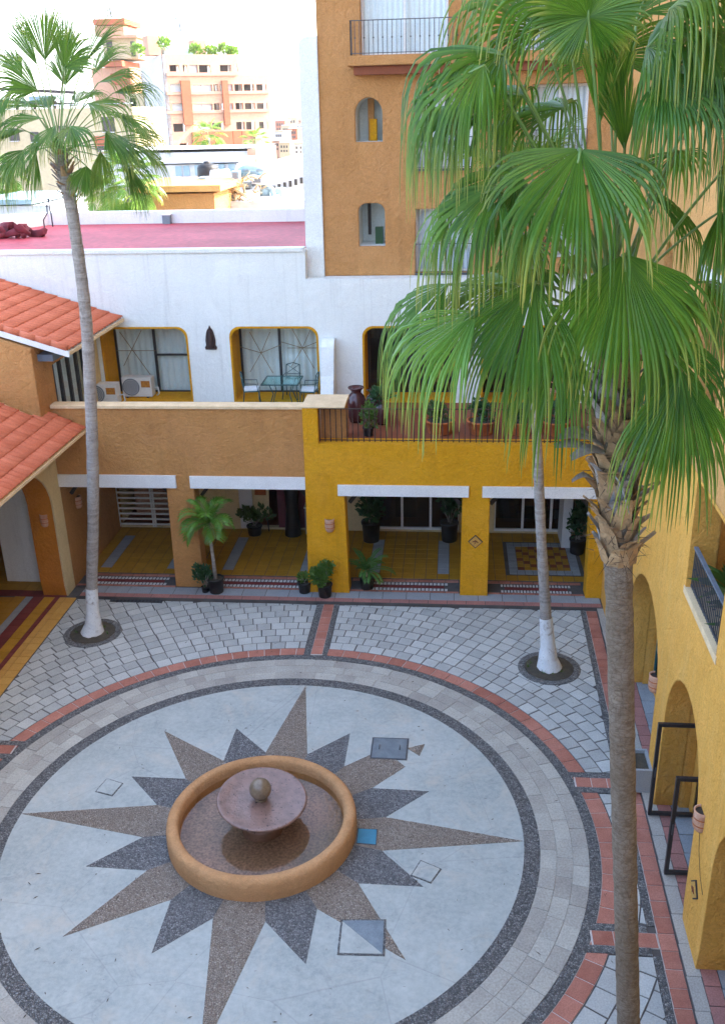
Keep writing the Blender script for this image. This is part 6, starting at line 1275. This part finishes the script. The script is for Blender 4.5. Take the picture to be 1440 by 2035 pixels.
# hills
v = []; f = []; prof = [(300, 226), (380, 214), (440, 200), (490, 182), (540, 160), (566, 151), (590, 153), (620, 158), (680, 166), (780, 178), (900, 196), (1050, 222)]; Y0 = 3000
for x, y in prof: t_ = F(x, y, Y0); v += [(t_.x, Y0-500, -1), (t_.x*.97, Y0-220, t_.z*.55), (t_.x, Y0, t_.z), (t_.x*1.05, Y0+300, -1)]
for i in range(len(prof)-1):
    for k in range(3): f.append((4*i+k, 4*i+k+4, 4*i+k+5, 4*i+k+1))
struct('hills', MB().add(v, f, True), simple('dry hills', (.20, .20, .19), (.15, .16, .15), .95, .01, .05, .2, 0))
# palms of the town
def bg_fan(label, px, py, Y, pet, L, n, h, seed, leaf):
    c = F(px, py, Y); o = thing('town_palm', label, 'palm tree', (c.x, Y, 0)); MB().tube([(c.x, Y, -.1), (c.x+.1, Y, c.z*.5), c], [.2, .15, .14], 8).build('trunk', m_bark2, o)
    crown(o, c, n, pet, L, leaf, seed, 18, 1.0, -60, 6)
bg_fan('bright yellow-green fan palm just beyond the far white parapet', 255, 372, 44, .95, 1.05, 30, 8, 5, m_leafb); bg_fan('bright fan palm half hidden behind the curved left palm crown', 215, 392, 45, .7, .8, 20, 8, 6, m_leafb)
bg_fan('sunlit fan palm at the left foot of the apartment block', 415, 272, 112, 1.2, 1.3, 24, 8, 7, m_leafb); bg_fan('sunlit fan palm by the orange end of the white hall', 507, 286, 108, 1.0, 1.1, 20, 8, 8, m_leafb)
bg_fan('thin far palm with drooping crown left of the cream building', 6, 350, 62, .9, 1.0, 18, 8, 9, m_leafl)
RB = thing('blue_roofed_shed', 'low shed with blue grey roof at the foot of the far palm', 'building', F(30, 430, 55)); pxbox(RB, 'wall', m_bgwhite, -60, 408, 100, 440, 55, 6, zmin=0); pxbox(RB, 'roof', m_bgblue, -60, 396, 62, 408, 54.7, 7)
# ------------------------------------------------------------------ unseen hotel block behind the viewpoint, low and pale to let light in
HB = thing('hotel_block', 'unseen low white hotel block under the viewing terrace', 'building', (0, -8, 0))
MB().box(-34, 34, -14, -1.8, -.05, 10.2).build('wall', m_bgwhite, HB)
for i in range(14):
    for j in range(2):
        x = -31+i*4.6; z = 2+j*3.4; MB().box(x, x+2, -1.85, -1.75, z, z+2).build('window', m_bgdark, HB) if abs(x+1) > 4 or abs(z-11) > 4 else None
# ------------------------------------------------------------------ thin sea haze
hz = MB().box(-4600, 4600, -4600, 4600, -2, 190).build('haze', None); tag(hz, 'thin pale sea haze over the town', 'haze', None, 'stuff')
hm = bpy.data.materials.new('haze air'); hm.use_nodes = True; hm.node_tree.nodes.clear(); ho = hm.node_tree.nodes.new('ShaderNodeOutputMaterial'); hv = hm.node_tree.nodes.new('ShaderNodeVolumePrincipled')
hv.inputs['Color'].default_value = (.93, .96, 1, 1); hv.inputs['Density'].default_value = .00016; hv.inputs['Anisotropy'].default_value = .2; hm.node_tree.links.new(hv.outputs[0], ho.inputs['Volume']); hz.data.materials.append(hm)
